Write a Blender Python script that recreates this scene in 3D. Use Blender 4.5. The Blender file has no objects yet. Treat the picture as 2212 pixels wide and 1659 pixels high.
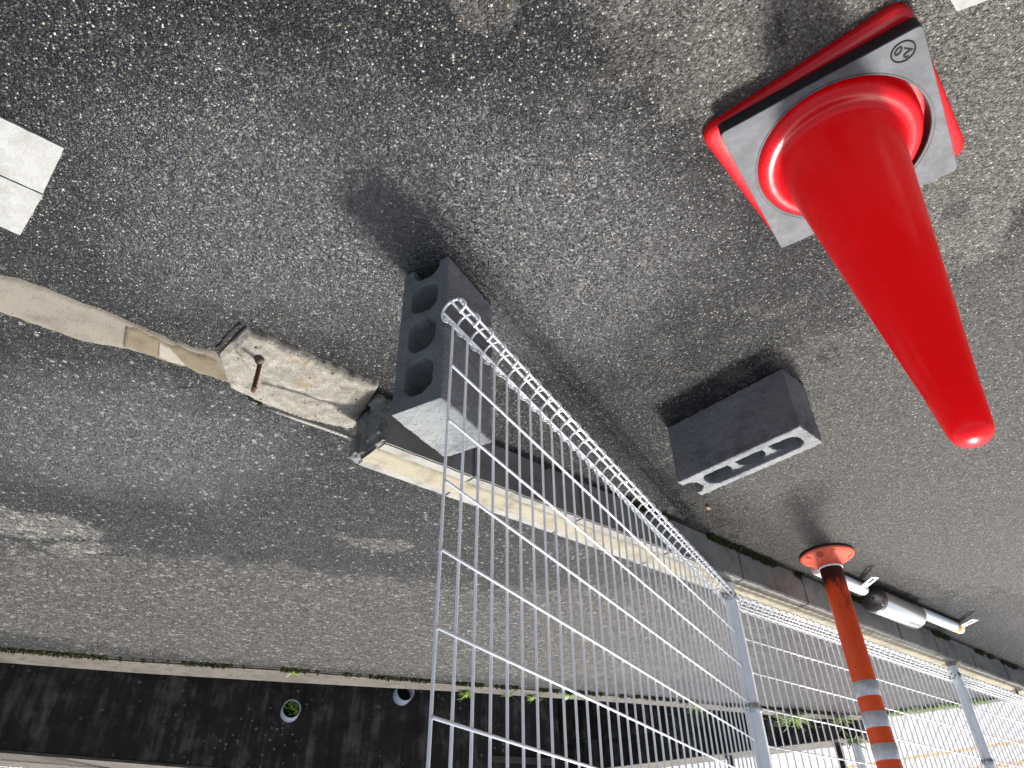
import bpy, bmesh, math, random
from mathutils import Vector, Matrix, noise
random.seed(7)
R = math.radians
scn = bpy.context.scene
C = scn.collection

# ---------------------------------------------------------------- camera
PITCH, ROLL, CAMH, FPX = 0.64239, -0.02195, 1.192, 1546.0 / 2212.0
cd = bpy.data.cameras.new('camera'); cam = bpy.data.objects.new('camera', cd); C.objects.link(cam)
w = Vector((0, math.cos(PITCH), -math.sin(PITCH))); rx = Vector((-1, 0, 0)); up = -(Vector((1, 0, 0)).cross(w))
cr, sr = math.cos(ROLL), math.sin(ROLL)
r_ = cr * rx + sr * up; u_ = cr * up - sr * rx
cam.matrix_world = Matrix(((r_.x, u_.x, -w.x, 0), (r_.y, u_.y, -w.y, 0), (r_.z, u_.z, -w.z, CAMH), (0, 0, 0, 1)))
cd.sensor_fit = 'HORIZONTAL'; cd.sensor_width = 36; cd.lens = 36 * FPX
cd.clip_start = 0.02; cd.clip_end = 2000
scn.camera = cam

# ---------------------------------------------------------------- world, sun, exposure
SUN_EL = R(56); SUN_AZ = math.atan2(-0.495, 0.869)
wd = bpy.data.worlds.new('World'); scn.world = wd; wd.use_nodes = True
nt = wd.node_tree
bg = nt.nodes['Background']; sky = nt.nodes.new('ShaderNodeTexSky'); sky.sky_type = 'NISHITA'
sky.sun_disc = False; sky.sun_elevation = SUN_EL; sky.sun_rotation = SUN_AZ % (2 * math.pi)
sky.air_density = 1.0; sky.dust_density = 5.0; sky.ozone_density = 1.0
hs = nt.nodes.new('ShaderNodeHueSaturation'); hs.inputs['Saturation'].default_value = 0.6      # hazy, whitish sky
nt.links.new(sky.outputs[0], hs.inputs['Color']); nt.links.new(hs.outputs[0], bg.inputs[0]); bg.inputs[1].default_value = 0.13
ld = bpy.data.lights.new('sun', 'SUN'); ld.energy = 4.6; ld.angle = R(8); ld.color = (1, 0.965, 0.91)
sun = bpy.data.objects.new('sun', ld); C.objects.link(sun)
sd = Vector((math.sin(SUN_AZ) * math.cos(SUN_EL), math.cos(SUN_AZ) * math.cos(SUN_EL), math.sin(SUN_EL)))
sun.rotation_euler = sd.to_track_quat('Z', 'Y').to_euler(); sun.location = (0, 0, 12)
vs = scn.view_settings
vs.view_transform = 'Standard'; vs.look = 'None'; vs.exposure = 1.0; vs.gamma = 1.0; vs.use_curve_mapping = False

# ---------------------------------------------------------------- helpers
def lin(r, g, b):
    f = lambda c: (c / 255 / 12.92) if c / 255 < .04045 else ((c / 255 + .055) / 1.055) ** 2.4
    return (f(r), f(g), f(b), 1)

def lk(r, g, b, k=.66):
    c = lin(r, g, b); return (c[0] * k, c[1] * k, c[2] * k, 1)

class NB:
    """small node-graph builder"""
    def __init__(s, name):
        s.m = bpy.data.materials.new(name); s.m.use_nodes = True
        s.t = s.m.node_tree; s.b = s.t.nodes['Principled BSDF']; s.out = s.t.nodes['Material Output']
    def n(s, typ, **kw):
        k = s.t.nodes.new('ShaderNode' + typ)
        for a, v in kw.items(): setattr(k, a, v)
        return k
    def l(s, a, b): s.t.links.new(a, b)
    def coord(s, world=False):
        return s.n('NewGeometry').outputs['Position'] if world else s.n('TexCoord').outputs['Object']
    def noise(s, co, scale, detail=4, rough=.55, stretch=None):
        if stretch:
            v = s.n('VectorMath', operation='MULTIPLY'); s.l(co, v.inputs[0]); v.inputs[1].default_value = stretch; co = v.outputs[0]
        k = s.n('TexNoise'); s.l(co, k.inputs['Vector']); k.inputs['Scale'].default_value = scale
        k.inputs['Detail'].default_value = detail; k.inputs['Roughness'].default_value = rough
        return k.outputs[0]
    def voro(s, co, scale, feature='F1', out='Distance', rnd=1.0):
        k = s.n('TexVoronoi'); k.feature = feature; s.l(co, k.inputs['Vector']); k.inputs['Scale'].default_value = scale
        k.inputs['Randomness'].default_value = rnd
        return k.outputs[out]
    def ramp(s, fac, stops, interp='LINEAR'):
        k = s.n('ValToRGB'); s.l(fac, k.inputs[0]); e = k.color_ramp.elements; k.color_ramp.interpolation = interp
        while len(e) < len(stops): e.new(.5)
        for i, (p, c) in enumerate(stops):
            e[i].position = p; e[i].color = c if len(c) == 4 else (*c, 1)
        return k.outputs[0]
    def rng(s, v, a, b, c=0., d=1., smooth=True):
        k = s.n('MapRange'); k.interpolation_type = 'SMOOTHSTEP' if smooth else 'LINEAR'
        s.l(v, k.inputs[0]); 
        for i, x in enumerate((a, b, c, d)): k.inputs[i + 1].default_value = x
        return k.outputs[0]
    def math(s, op, a, b=None):
        k = s.n('Math', operation=op)
        for i, x in enumerate((a, b)):
            if x is None: continue
            if isinstance(x, (int, float)): k.inputs[i].default_value = x
            else: s.l(x, k.inputs[i])
        return k.outputs[0]
    def mix(s, fac, a, b, mode='MIX'):
        k = s.n('Mix', data_type='RGBA', blend_type=mode)
        for i, x in ((0, fac), (6, a), (7, b)):
            if isinstance(x, (int, float)): k.inputs[i].default_value = x
            elif isinstance(x, tuple): k.inputs[i].default_value = x
            else: s.l(x, k.inputs[i])
        return k.outputs[2]
    def bump(s, h, strength=.5, dist=.002, prev=None):
        k = s.n('Bump'); s.l(h, k.inputs['Height']); k.inputs['Strength'].default_value = strength
        k.inputs['Distance'].default_value = dist
        if prev: s.l(prev, k.inputs['Normal'])
        return k.outputs[0]
    def fin(s, col=None, rough=None, normal=None, metal=None, spec=None):
        for nm, x in (('Base Color', col), ('Roughness', rough), ('Normal', normal), ('Metallic', metal), ('Specular IOR Level', spec)):
            if x is None: continue
            if isinstance(x, (int, float, tuple)): s.b.inputs[nm].default_value = x
            else: s.l(x, s.b.inputs[nm])
        return s.m

def g(v, a=1): return (v, v, v, a)

def plain(name, col, rough=.5, var=.15, scale=30., bump=.15, bscale=250., bdist=.001, metal=0., spec=.5, dirt=None, world=False):
    b = NB(name); co = b.coord(world)
    n1 = b.noise(co, scale, 5, .6)
    lo = tuple(c * (1 - var) for c in col[:3]) + (1,); hi = tuple(min(1, c * (1 + var)) for c in col[:3]) + (1,)
    c = b.ramp(n1, [(.3, lo), (.7, hi)])
    if dirt:
        n2 = b.noise(co, scale * .35, 6, .7); f = b.rng(n2, dirt[1], dirt[1] + .15)
        c = b.mix(f, c, dirt[0])
    nb = b.bump(b.noise(co, bscale, 3, .6), bump, bdist)
    rr = b.rng(n1, .2, .8, max(0, rough - .08), min(1, rough + .08), False)
    return b.fin(c, rr, nb, metal, spec)

def concrete(name, col, dark, pits=True, scale=1., rough=.85, world=False, bump=.6, spec=.3, speck=.45):
    b = NB(name); co = b.coord(world)
    n1 = b.noise(co, 9 * scale, 8, .65); n2 = b.noise(co, 160 * scale, 4, .7); n3 = b.noise(co, 2.3 * scale, 5, .6)
    hi = tuple(min(1, c * 1.22) for c in col[:3]) + (1,)
    c = b.ramp(n1, [(.28, dark), (.47, col), (.72, hi)])
    c = b.mix(b.rng(n3, .45, .7, 0, .45), c, dark)
    c = b.mix(b.rng(n2, .55, .75, 0, speck), c, tuple(x * .5 for x in col[:3]) + (1,))
    c = b.mix(b.rng(n2, .42, .25, 0, speck), c, tuple(min(1, x * 1.5) for x in col[:3]) + (1,))
    nb = b.bump(n2, bump, .0035)
    if pits:
        v = b.voro(co, 55 * scale); p = b.rng(v, .10, .2, 0, 1)
        nb = b.bump(p, .5, .003, nb)
    nb = b.bump(n1, .3, .006, nb)
    return b.fin(c, rough, nb, 0., spec)

def tag(o, label=None, cat=None, group=None, kind=None):
    if label: o['label'] = label
    if cat: o['category'] = cat
    if group: o['group'] = group
    if kind: o['kind'] = kind
    return o

def mesh_obj(name, verts, faces, mat=None, parent=None, smooth=False, loc=None):
    me = bpy.data.meshes.new(name); me.from_pydata([tuple(v) for v in verts], [], faces); me.update()
    return link_me(name, me, mat, parent, smooth, loc)

def link_me(name, me, mat=None, parent=None, smooth=False, loc=None):
    o = bpy.data.objects.new(name, me); C.objects.link(o)
    if mat is not None and not me.materials:
        for m in (mat if isinstance(mat, (list, tuple)) else [mat]): me.materials.append(m)
    if parent: o.parent = parent
    if smooth:
        for p in me.polygons: p.use_smooth = True
    if loc is not None: o.location = loc
    return o

def empty(name, loc=(0, 0, 0), rz=0., label=None, cat=None, group=None):
    o = bpy.data.objects.new(name, None); C.objects.link(o); o.location = loc; o.rotation_euler = (0, 0, rz)
    o.empty_display_size = .05
    return tag(o, label, cat, group)

def bm_obj(name, bm, mat=None, parent=None, smooth=False, loc=None):
    me = bpy.data.meshes.new(name); bm.to_mesh(me); bm.free()
    return link_me(name, me, mat, parent, smooth, loc)

def add_box(bm, x0, x1, y0, y1, z0, z1):
    vs_ = [bm.verts.new(p) for p in ((x0, y0, z0), (x1, y0, z0), (x1, y1, z0), (x0, y1, z0), (x0, y0, z1), (x1, y0, z1), (x1, y1, z1), (x0, y1, z1))]
    for f in ((0, 3, 2, 1), (4, 5, 6, 7), (0, 1, 5, 4), (1, 2, 6, 5), (2, 3, 7, 6), (3, 0, 4, 7)):
        bm.faces.new([vs_[i] for i in f])
    return vs_

def box_obj(name, x0, x1, y0, y1, z0, z1, mat, parent=None, bevel=0., loc=None):
    bm = bmesh.new(); add_box(bm, x0, x1, y0, y1, z0, z1)
    if bevel: bmesh.ops.bevel(bm, geom=bm.edges[:], offset=bevel, segments=2, affect='EDGES', profile=.6)
    return bm_obj(name, bm, mat, parent, False, loc)

def tube_data(path, rad, sides=7, closed=False, cap=True):
    """verts, faces of a tube along a polyline; rad a number or a list"""
    P = [Vector(p) for p in path]; n = len(P); V = []; F = []
    t0 = (P[1] - P[0]).normalized(); a = Vector((0, 0, 1)) if abs(t0.z) < .9 else Vector((1, 0, 0))
    nrm = (a - t0 * a.dot(t0)).normalized(); prev = t0
    for i in range(n):
        t = (P[min(i + 1, n - 1)] - P[max(i - 1, 0)]).normalized()
        ax = prev.cross(t)
        if ax.length > 1e-7:
            nrm = Matrix.Rotation(prev.angle(t), 3, ax.normalized()) @ nrm
        nrm = (nrm - t * nrm.dot(t)).normalized(); prev = t; bn = t.cross(nrm)
        rr = rad[i] if isinstance(rad, (list, tuple)) else rad
        for k in range(sides):
            an = 2 * math.pi * k / sides
            V.append(P[i] + rr * (math.cos(an) * nrm + math.sin(an) * bn))
    for i in range(n - 1):
        for k in range(sides):
            k2 = (k + 1) % sides
            F.append((i * sides + k, i * sides + k2, (i + 1) * sides + k2, (i + 1) * sides + k))
    if cap:
        F.append(tuple(range(sides - 1, -1, -1))); F.append(tuple((n - 1) * sides + k for k in range(sides)))
    return V, F

def tube(name, path, rad, mat, parent=None, sides=8, smooth=True):
    V, F = tube_data(path, rad, sides); o = mesh_obj(name, V, F, mat, parent, smooth)
    return o

def lathe(name, prof, mat, parent=None, seg=64, axis_loc=None, cap_top=False, cap_bot=False):
    V = []; F = []; n = len(prof)
    for i, (r, z) in enumerate(prof):
        for k in range(seg):
            a = 2 * math.pi * k / seg; V.append((r * math.cos(a), r * math.sin(a), z))
    for i in range(n - 1):
        for k in range(seg):
            k2 = (k + 1) % seg; F.append((i * seg + k, i * seg + k2, (i + 1) * seg + k2, (i + 1) * seg + k))
    if cap_top: F.append(tuple((n - 1) * seg + k for k in range(seg)))
    if cap_bot: F.append(tuple(range(seg - 1, -1, -1)))
    o = mesh_obj(name, V, F, mat, parent, True)
    if axis_loc: o.location = axis_loc
    return o

def bake(o):
    """apply an object's modifiers"""
    dg = bpy.context.evaluated_depsgraph_get(); dg.update()
    me = bpy.data.meshes.new_from_object(o.evaluated_get(dg)); o.modifiers.clear(); old = o.data; o.data = me
    bpy.data.meshes.remove(old); return o

def remesh_rough(o, vox, amps, seed=0):
    """voxel-merge the boxes of o, then push the surface about with noise: cast concrete with worn edges"""
    md = o.modifiers.new('r', 'REMESH'); md.mode = 'VOXEL'; md.voxel_size = vox
    sm = o.modifiers.new('s', 'SMOOTH'); sm.iterations = 2; sm.factor = .5
    bake(o); me = o.data; off = Vector((seed * 3.1, seed * 1.7, seed * .9))
    nor = [v.normal.copy() for v in me.vertices]
    for v, n in zip(me.vertices, nor):
        d = 0.
        for a, s in amps: d += a * noise.noise(v.co * s + off)
        v.co += n * d
    for p in me.polygons: p.use_smooth = True
    return o

# ---------------------------------------------------------------- materials
def asphalt_mat():
    b = NB('asphalt'); co = b.coord(True)
    wob = b.n('TexNoise'); b.l(co, wob.inputs['Vector']); wob.inputs['Scale'].default_value = 6; wob.inputs['Detail'].default_value = 6
    sub = b.n('VectorMath', operation='SUBTRACT'); b.l(wob.outputs['Color'], sub.inputs[0]); sub.inputs[1].default_value = (.5, .5, .5)
    sc = b.n('VectorMath', operation='SCALE'); b.l(sub.outputs[0], sc.inputs[0]); sc.inputs['Scale'].default_value = .22
    add = b.n('VectorMath', operation='ADD'); b.l(co, add.inputs[0]); b.l(sc.outputs[0], add.inputs[1]); wco = add.outputs[0]
    def blob(cx, cy, rx_, ry_, soft=.5, rot=0.):
        s_ = b.n('VectorMath', operation='SUBTRACT'); b.l(wco, s_.inputs[0]); s_.inputs[1].default_value = (cx, cy, 0)
        mp = b.n('Mapping'); mp.vector_type = 'TEXTURE'; mp.inputs['Rotation'].default_value = (0, 0, rot); mp.inputs['Scale'].default_value = (rx_, ry_, 1000)
        b.l(s_.outputs[0], mp.inputs['Vector'])
        ln = b.n('VectorMath', operation='LENGTH'); b.l(mp.outputs[0], ln.inputs[0])
        return b.math('SUBTRACT', 1., ln.outputs['Value'])
    def total(lst):
        t = None
        for x in lst: t = x if t is None else b.math('MAXIMUM', t, x)
        return t
    # old dry, dusty areas; wet ground, dark spots and a painted cone shadow
    light = total([blob(.9, 3.62, 2.5, .74, .18, -.36), blob(-2.05, 2.0, 1.45, 1.35), blob(2.3, 3.05, .5, .4), blob(-.3, 3.9, 1.0, .8), blob(.55, 2.62, .16, .05, .3, -.4)])
    dry = total([blob(-.58, .50, .46, .30, .25, .25), blob(-.92, .80, .22, .42), blob(.02, .46, .08, .13), blob(1.85, 2.36, .30, .14, .35, -.4), blob(1.98, 2.08, .24, .09, .35, -.3), blob(1.72, 2.62, .12, .06)])
    damp_and_shadow = total([blob(.45, .75, .62, .42, .5), blob(1.15, 1.75, .42, .24, .4, -.5), blob(1.45, 1.95, .32, .28, .4), blob(-.465, .615, .026, .03, .5),  # last small blob here: shadow of the cone's top, painted dark
                  blob(-.93, 1.01, .03, .025, .5), blob(-.80, 1.33, .07, .06, .5), blob(-1.06, 2.3, .1, .14, .5), blob(.80, 2.78, .7, .10, .5, -.34), blob(.1, 2.85, .4, .09, .5, -.3), blob(1.55, 2.15, .35, .2, .5, -.4), blob(-.1, .85, .28, .3),
                  blob(1.9, 1.95, .4, .12, .5, -.4)])
    rag = b.math('ADD', b.math('MULTIPLY', b.math('SUBTRACT', b.noise(co, 11, 7, .75), .5), 1.2), b.math('MULTIPLY', b.math('SUBTRACT', b.noise(co, 90, 3, .7), .5), .35))
    light = b.rng(b.math('ADD', light, rag), -.05, .07); dry = b.rng(b.math('ADD', dry, b.math('MULTIPLY', rag, .7)), -.06, .10); damp_and_shadow = b.rng(b.math('ADD', damp_and_shadow, rag), -.25, .35)
    big = b.noise(co, 1.7, 6, .62); mid = b.noise(co, 9, 6, .65)
    base = b.ramp(b.math('ADD', b.math('MULTIPLY', big, .5), b.math('MULTIPLY', mid, .5)), [(.38, lk(20, 21, 23)), (.50, lk(34, 34, 35)), (.62, lk(48, 48, 48))])
    base = b.mix(b.math('MULTIPLY', light, .85), base, lk(76, 74, 70))
    base = b.mix(b.math('MULTIPLY', dry, .85), base, lk(98, 96, 91))
    base = b.mix(b.math('MULTIPLY', damp_and_shadow, .6), base, lk(25, 26, 29))
    # angular aggregate: every stone its own tone, height and tilt
    def stones(scale):
        v = b.n('TexVoronoi'); b.l(co, v.inputs['Vector']); v.inputs['Scale'].default_value = scale
        sp = b.n('SeparateColor'); b.l(v.outputs['Color'], sp.inputs[0])
        loc = b.n('VectorMath', operation='SUBTRACT'); b.l(co, loc.inputs[0]); b.l(v.outputs['Position'], loc.inputs[1])
        rnd = b.n('VectorMath', operation='SUBTRACT'); b.l(v.outputs['Color'], rnd.inputs[0]); rnd.inputs[1].default_value = (.5, .5, .5)
        dt = b.n('VectorMath', operation='DOT_PRODUCT'); b.l(loc.outputs[0], dt.inputs[0]); b.l(rnd.outputs[0], dt.inputs[1])
        tilt = b.math('MULTIPLY', dt.outputs['Value'], scale)
        return v.outputs['Distance'], sp.outputs[0], sp.outputs[1], tilt
    d1, c1, k1, t1 = stones(235); d2, c2, k2, t2 = stones(135); d3, c3, k3, t3 = stones(340)
    mul = b.ramp(c1, [(0., g(.55)), (.45, g(.88)), (.80, g(1.2)), (.93, g(1.55)), (1., g(2.1))])
    col = b.mix(1., base, mul, 'MULTIPLY')
    col = b.mix(1., col, b.ramp(c2, [(0., g(.82)), (.6, g(1.0)), (1., g(1.35))]), 'MULTIPLY')
    d4, c4, k4, t4 = stones(64)
    dk = b.n('VectorMath', operation='DOT_PRODUCT'); b.l(co, dk.inputs[0]); dk.inputs[1].default_value = (.656, .755, 0)
    beyond = b.rng(dk.outputs['Value'], 1.50, 1.75)                     # coarser old paving behind the kerb wall
    col = b.mix(beyond, col, b.mix(1., col, b.ramp(c4, [(0., g(.40)), (.45, g(.85)), (.8, g(1.35)), (.92, g(1.9)), (1., g(2.6))]), 'MULTIPLY'))
    col = b.mix(b.math('MULTIPLY', beyond, b.math('MULTIPLY', b.math('MULTIPLY', b.rng(c4, .935, .945), b.rng(d4, .45, .32)), .75)), col, lk(150, 149, 144))
    tint = b.ramp(k1, [(0, lk(160, 163, 162)), (.6, lk(196, 195, 188)), (.9, lk(196, 178, 142))])
    col = b.mix(b.math('MULTIPLY', b.math('MULTIPLY', b.rng(c1, .978, .983), b.rng(d1, .55, .42)), .75), col, tint)
    col = b.mix(b.math('MULTIPLY', b.math('MULTIPLY', b.rng(c2, .975, .982), b.rng(b.math('ADD', d2, b.math('MULTIPLY', d3, .3)), .45, .36)), .75), col, tint)
    col = b.mix(b.math('MULTIPLY', b.rng(c3, .90, .93), .38), col, lk(150, 150, 146))
    fine = b.noise(co, 420, 3, .7)
    void = b.rng(b.math('ADD', b.voro(co, 235, 'DISTANCE_TO_EDGE'), b.math('MULTIPLY', b.noise(co, 70, 3, .6), .3)), .19, .10, 0, 1)
    col = b.mix(b.math('MULTIPLY', void, .55), col, lk(16, 16, 18))
    h = b.math('ADD', b.math('ADD', b.math('MULTIPLY', t1, .75), b.math('MULTIPLY', k1, .45)), b.math('MULTIPLY', b.math('ADD', t2, k2), .55))
    h = b.math('ADD', h, b.math('ADD', b.math('MULTIPLY', b.rng(d1, .25, .7, 0, -.55), 1.), b.math('MULTIPLY', fine, .3)))
    nb = b.bump(h, 1.0, .0036)
    nb = b.bump(b.noise(co, 45, 3, .6), .45, .010, nb)
    # wet, shiny ground: smoother and more specular in patches
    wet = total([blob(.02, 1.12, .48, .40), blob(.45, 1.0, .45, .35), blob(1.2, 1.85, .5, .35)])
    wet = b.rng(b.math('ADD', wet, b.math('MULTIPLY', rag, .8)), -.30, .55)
    rough = b.rng(b.math('ADD', k1, b.math('MULTIPLY', damp_and_shadow, -.25)), 0, 1, .38, .74, False)
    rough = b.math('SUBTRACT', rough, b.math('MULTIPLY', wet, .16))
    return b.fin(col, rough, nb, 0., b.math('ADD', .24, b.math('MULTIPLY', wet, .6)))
M = {}
M['asphalt'] = asphalt_mat()
M['strip'] = concrete('strip_concrete', lk(118, 113, 103), lk(92, 84, 73), scale=.9, world=True)
M['mortar_brown'] = concrete('brown_mortar', lk(106, 96, 78), lk(84, 74, 58), scale=1.2, world=True)
M['mortar_pale'] = concrete('pale_mortar', lk(138, 134, 124), lk(118, 112, 102), scale=1.2, world=True)
M['stub'] = concrete('footing_concrete', lk(150, 147, 139), lk(104, 97, 84), scale=1.6, world=True, bump=.8)
def footing_mat():
    b = NB('broken_footing_concrete'); co = b.coord(True)
    n1 = b.noise(co, 26, 8, .7); n2 = b.noise(co, 170, 4, .75); n3 = b.noise(co, 60, 5, .7)
    c = b.ramp(n1, [(.30, lk(96, 90, 78)), (.45, lk(132, 128, 119)), (.62, lk(160, 156, 147))])
    c = b.mix(b.rng(b.noise(co, 14, 5, .7), .56, .66, 0, .6), c, lk(138, 114, 78))           # rust-tan staining
    c = b.mix(b.rng(n2, .56, .70, 0, .6), c, lk(70, 66, 58))
    rdg = b.math('ABSOLUTE', b.math('SUBTRACT', n3, .5)); ck = b.math('MULTIPLY', b.rng(rdg, .018, .004), b.rng(n1, .40, .55))
    c = b.mix(b.math('MULTIPLY', ck, .6), c, lk(40, 36, 30))
    v = b.voro(co, 48); pit = b.math('MULTIPLY', b.rng(v, .17, .11), b.rng(b.noise(co, 20, 2, .5), .50, .58))
    c = b.mix(pit, c, lk(22, 20, 18))
    nb = b.bump(n2, .9, .004); nb = b.bump(b.math('MULTIPLY', pit, -1.), .8, .004, nb); nb = b.bump(n3, .6, .006, nb)
    return b.fin(c, .9, nb, 0, .25)
M['stub'] = footing_mat()
M['block'] = concrete('block_concrete', lk(134, 137, 138), lk(82, 84, 87), scale=1.0, pits=True, bump=1., speck=.8)
M['wall'] = concrete('kerb_concrete', lk(150, 148, 142), lk(112, 106, 98), scale=1.4, world=True, bump=.8)
M['wallmortar'] = concrete('grey_mortar', lk(128, 128, 124), lk(86, 84, 78), scale=1.6, world=True, bump=.8)
M['fill'] = concrete('tan_mortar_fill', lk(152, 145, 126), lk(112, 102, 82), scale=1.5, world=True, bump=.9)
M['gutter'] = concrete('gutter_concrete', lk(94, 89, 81), lk(56, 52, 46), scale=1.8, world=True, bump=.7)
M['dirt'] = plain('crack_dirt_and_shade', lk(24, 22, 17), .95, .4, 60, .8, 200, .003, world=True)  # dirt, and the painted shade of the crevice at the strip's end
M['ground'] = plain('low_ground', lin(70, 68, 58), .95, .3, 3, .6, 60, .01, world=True)

def stained_wall():
    b = NB('stained_concrete'); co = b.coord(True)
    st = b.noise(co, 16, 6, .65, (1, 1, .12)); n1 = b.noise(co, 7, 7, .65); n2 = b.noise(co, 150, 3, .7)
    c = b.ramp(b.math('ADD', b.math('MULTIPLY', st, .5), b.math('MULTIPLY', n1, .5)), [(.34, lk(32, 30, 30)), (.5, lk(58, 55, 52)), (.66, lk(118, 112, 104))])
    # pale lichen crusts
    v = b.n('TexVoronoi'); b.l(co, v.inputs['Vector']); v.inputs['Scale'].default_value = 34
    sp = b.n('SeparateColor'); b.l(v.outputs['Color'], sp.inputs[0])
    rad = b.rng(sp.outputs[0], .55, 1., .0, .36, False)
    spot = b.rng(b.math('SUBTRACT', b.math('ADD', v.outputs['Distance'], b.math('MULTIPLY', b.noise(co, 55, 5, .75), .75)), rad), .42, .30, 0, 1)
    zone = b.rng(b.noise(co, 3.2, 4, .6, (1, 1, .5)), .44, .56, 0, 1)
    c = b.mix(b.math('MULTIPLY', b.math('MULTIPLY', spot, zone), .85), c, lk(138, 134, 126))
    c = b.mix(b.rng(b.noise(co, 5, 5, .7, (1, 1, .6)), .71, .76, 0, .7), c, lk(150, 148, 144))
    nb = b.bump(n2, .7, .004); nb = b.bump(n1, .5, .02, nb)
    return b.fin(c, .9, nb, 0, .25)
M['stained'] = stained_wall()
M['white_wire'] = plain('white_wire', lin(246, 247, 247), .24, .02, 40, .1, 300, .0003, dirt=(lin(206, 204, 196), .68), spec=.8)
M['post_grey'] = plain('post_paint', lin(232, 236, 240), .3, .04, 12, .05, 200, .0003, dirt=(lin(180, 182, 182), .66))
M['zinc'] = plain('galvanised_steel', lin(186, 190, 194), .38, .12, 60, .15, 200, .0004, metal=.75)
M['rust'] = plain('rusty_steel', lin(74, 42, 28), .85, .45, 120, .8, 400, .0012)
M['rebar_zinc'] = plain('weathered_bar', lin(120, 118, 112), .6, .2, 90, .5, 300, .0008, dirt=(lin(120, 92, 70), .6))

def cone_mat():
    b = NB('red_cone_plastic'); co = b.coord()
    n1 = b.noise(co, 8, 4, .6); c = b.ramp(n1, [(.3, (.62, .006, .012, 1)), (.7, (.70, .008, .016, 1))])
    sc = b.noise(co, 26, 5, .7, (1, 1, .10))
    c = b.mix(b.rng(b.noise(co, 60, 6, .8, (1, 1, .08)), .60, .72, 0, .35), c, (.72, .07, .07, 1))
    c = b.mix(b.rng(b.noise(co, 17, 6, .75), .62, .74, 0, .3), c, (.34, .012, .014, 1))
    rr = b.rng(sc, .45, .75, .22, .38)
    nb = b.bump(b.noise(co, 5, 2, .5), .12, .004); nb = b.bump(b.noise(co, 500, 2, .5), .05, .0003, nb)
    b.fin(c, rr, nb, 0, .6)
    tr = b.n('BsdfTranslucent'); tr.inputs[0].default_value = (.86, .012, .014, 1); b.l(nb, tr.inputs['Normal'])
    mx = b.n('MixShader'); mx.inputs[0].default_value = .46
    b.l(b.b.outputs[0], mx.inputs[1]); b.l(tr.outputs[0], mx.inputs[2]); b.l(mx.outputs[0], b.out.inputs[0])
    return b.m
M['cone'] = cone_mat()
def rubber_top():
    b = NB('dusty_rubber'); co = b.coord()
    n1 = b.noise(co, 22, 6, .72); n2 = b.noise(co, 34, 5, .7); 
    c = b.ramp(n1, [(.30, lk(74, 76, 80)), (.5, lk(90, 93, 97)), (.72, lk(108, 111, 116))])
    # pale swirl lines left by dried water
    rdg = b.math('ABSOLUTE', b.math('SUBTRACT', n2, .5)); ln = b.rng(rdg, .012, .0, 0, .30)
    c = b.mix(b.math('MULTIPLY', ln, b.rng(n1, .48, .62)), c, lk(128, 130, 134))
    sp = b.voro(co, 240); c = b.mix(b.math('MULTIPLY', b.rng(sp, .10, .06), b.rng(b.noise(co, 9, 3, .6), .60, .68)), c, lk(20, 20, 22))
    nb = b.bump(b.noise(co, 300, 3, .6), .15, .0006)
    return b.fin(c, .62, nb, 0, .2)
M['rubber'] = rubber_top()
M['rubber_side'] = plain('black_rubber', lin(20, 20, 22), .55, .3, 40, .2, 300, .0006)

def orange_tube_mat():
    b = NB('orange_tube_plastic'); co = b.coord()
    n1 = b.noise(co, 10, 5, .6, (1, 1, .4)); c = b.ramp(n1, [(.3, lin(222, 72, 26)), (.7, lin(236, 86, 34))])
    sx = b.n('SeparateXYZ'); b.l(co, sx.inputs[0]); z = sx.outputs[2]
    st = b.noise(co, 55, 6, .75, (1, 1, .22))
    # tyre-black grime rubbed on near the foot, scuffs higher up
    gr = b.rng(b.math('ADD', z, b.math('MULTIPLY', st, .12)), .235, .165, 0, 1)
    c = b.mix(b.math('MULTIPLY', gr, .95), c, lin(28, 10, 8))
    sc = b.math('MULTIPLY', b.rng(b.noise(co, 30, 6, .75, (1, 1, .3)), .52, .60), b.rng(z, .34, .12, 0, 1))
    c = b.mix(b.math('MULTIPLY', sc, .75), c, lin(44, 14, 10))
    c = b.mix(b.math('MULTIPLY', b.rng(b.voro(co, 26), .075, .05), .8), c, lin(70, 20, 12))
    b.fin(c, .34, b.bump(b.noise(co, 120, 3, .6), .1, .0006), 0, .45)
    return b.m
M['orange'] = orange_tube_mat()
def orange_base_mat():
    b = NB('orange_base_plastic'); co = b.coord()
    n1 = b.noise(co, 18, 5, .65); c = b.ramp(n1, [(.3, lin(226, 92, 64)), (.7, lin(242, 116, 88))])
    c = b.mix(b.rng(b.noise(co, 40, 5, .7), .60, .70, 0, .5), c, lin(196, 74, 52))
    b.fin(c, .55, b.bump(b.noise(co, 200, 3, .6), .15, .0006), 0, .4)
    tr = b.n('BsdfTranslucent'); tr.inputs[0].default_value = lin(246, 110, 80)
    mx = b.n('MixShader'); mx.inputs[0].default_value = .3
    b.l(b.b.outputs[0], mx.inputs[1]); b.l(tr.outputs[0], mx.inputs[2]); b.l(mx.outputs[0], b.out.inputs[0])
    return b.m
M['orange_base'] = orange_base_mat()
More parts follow.
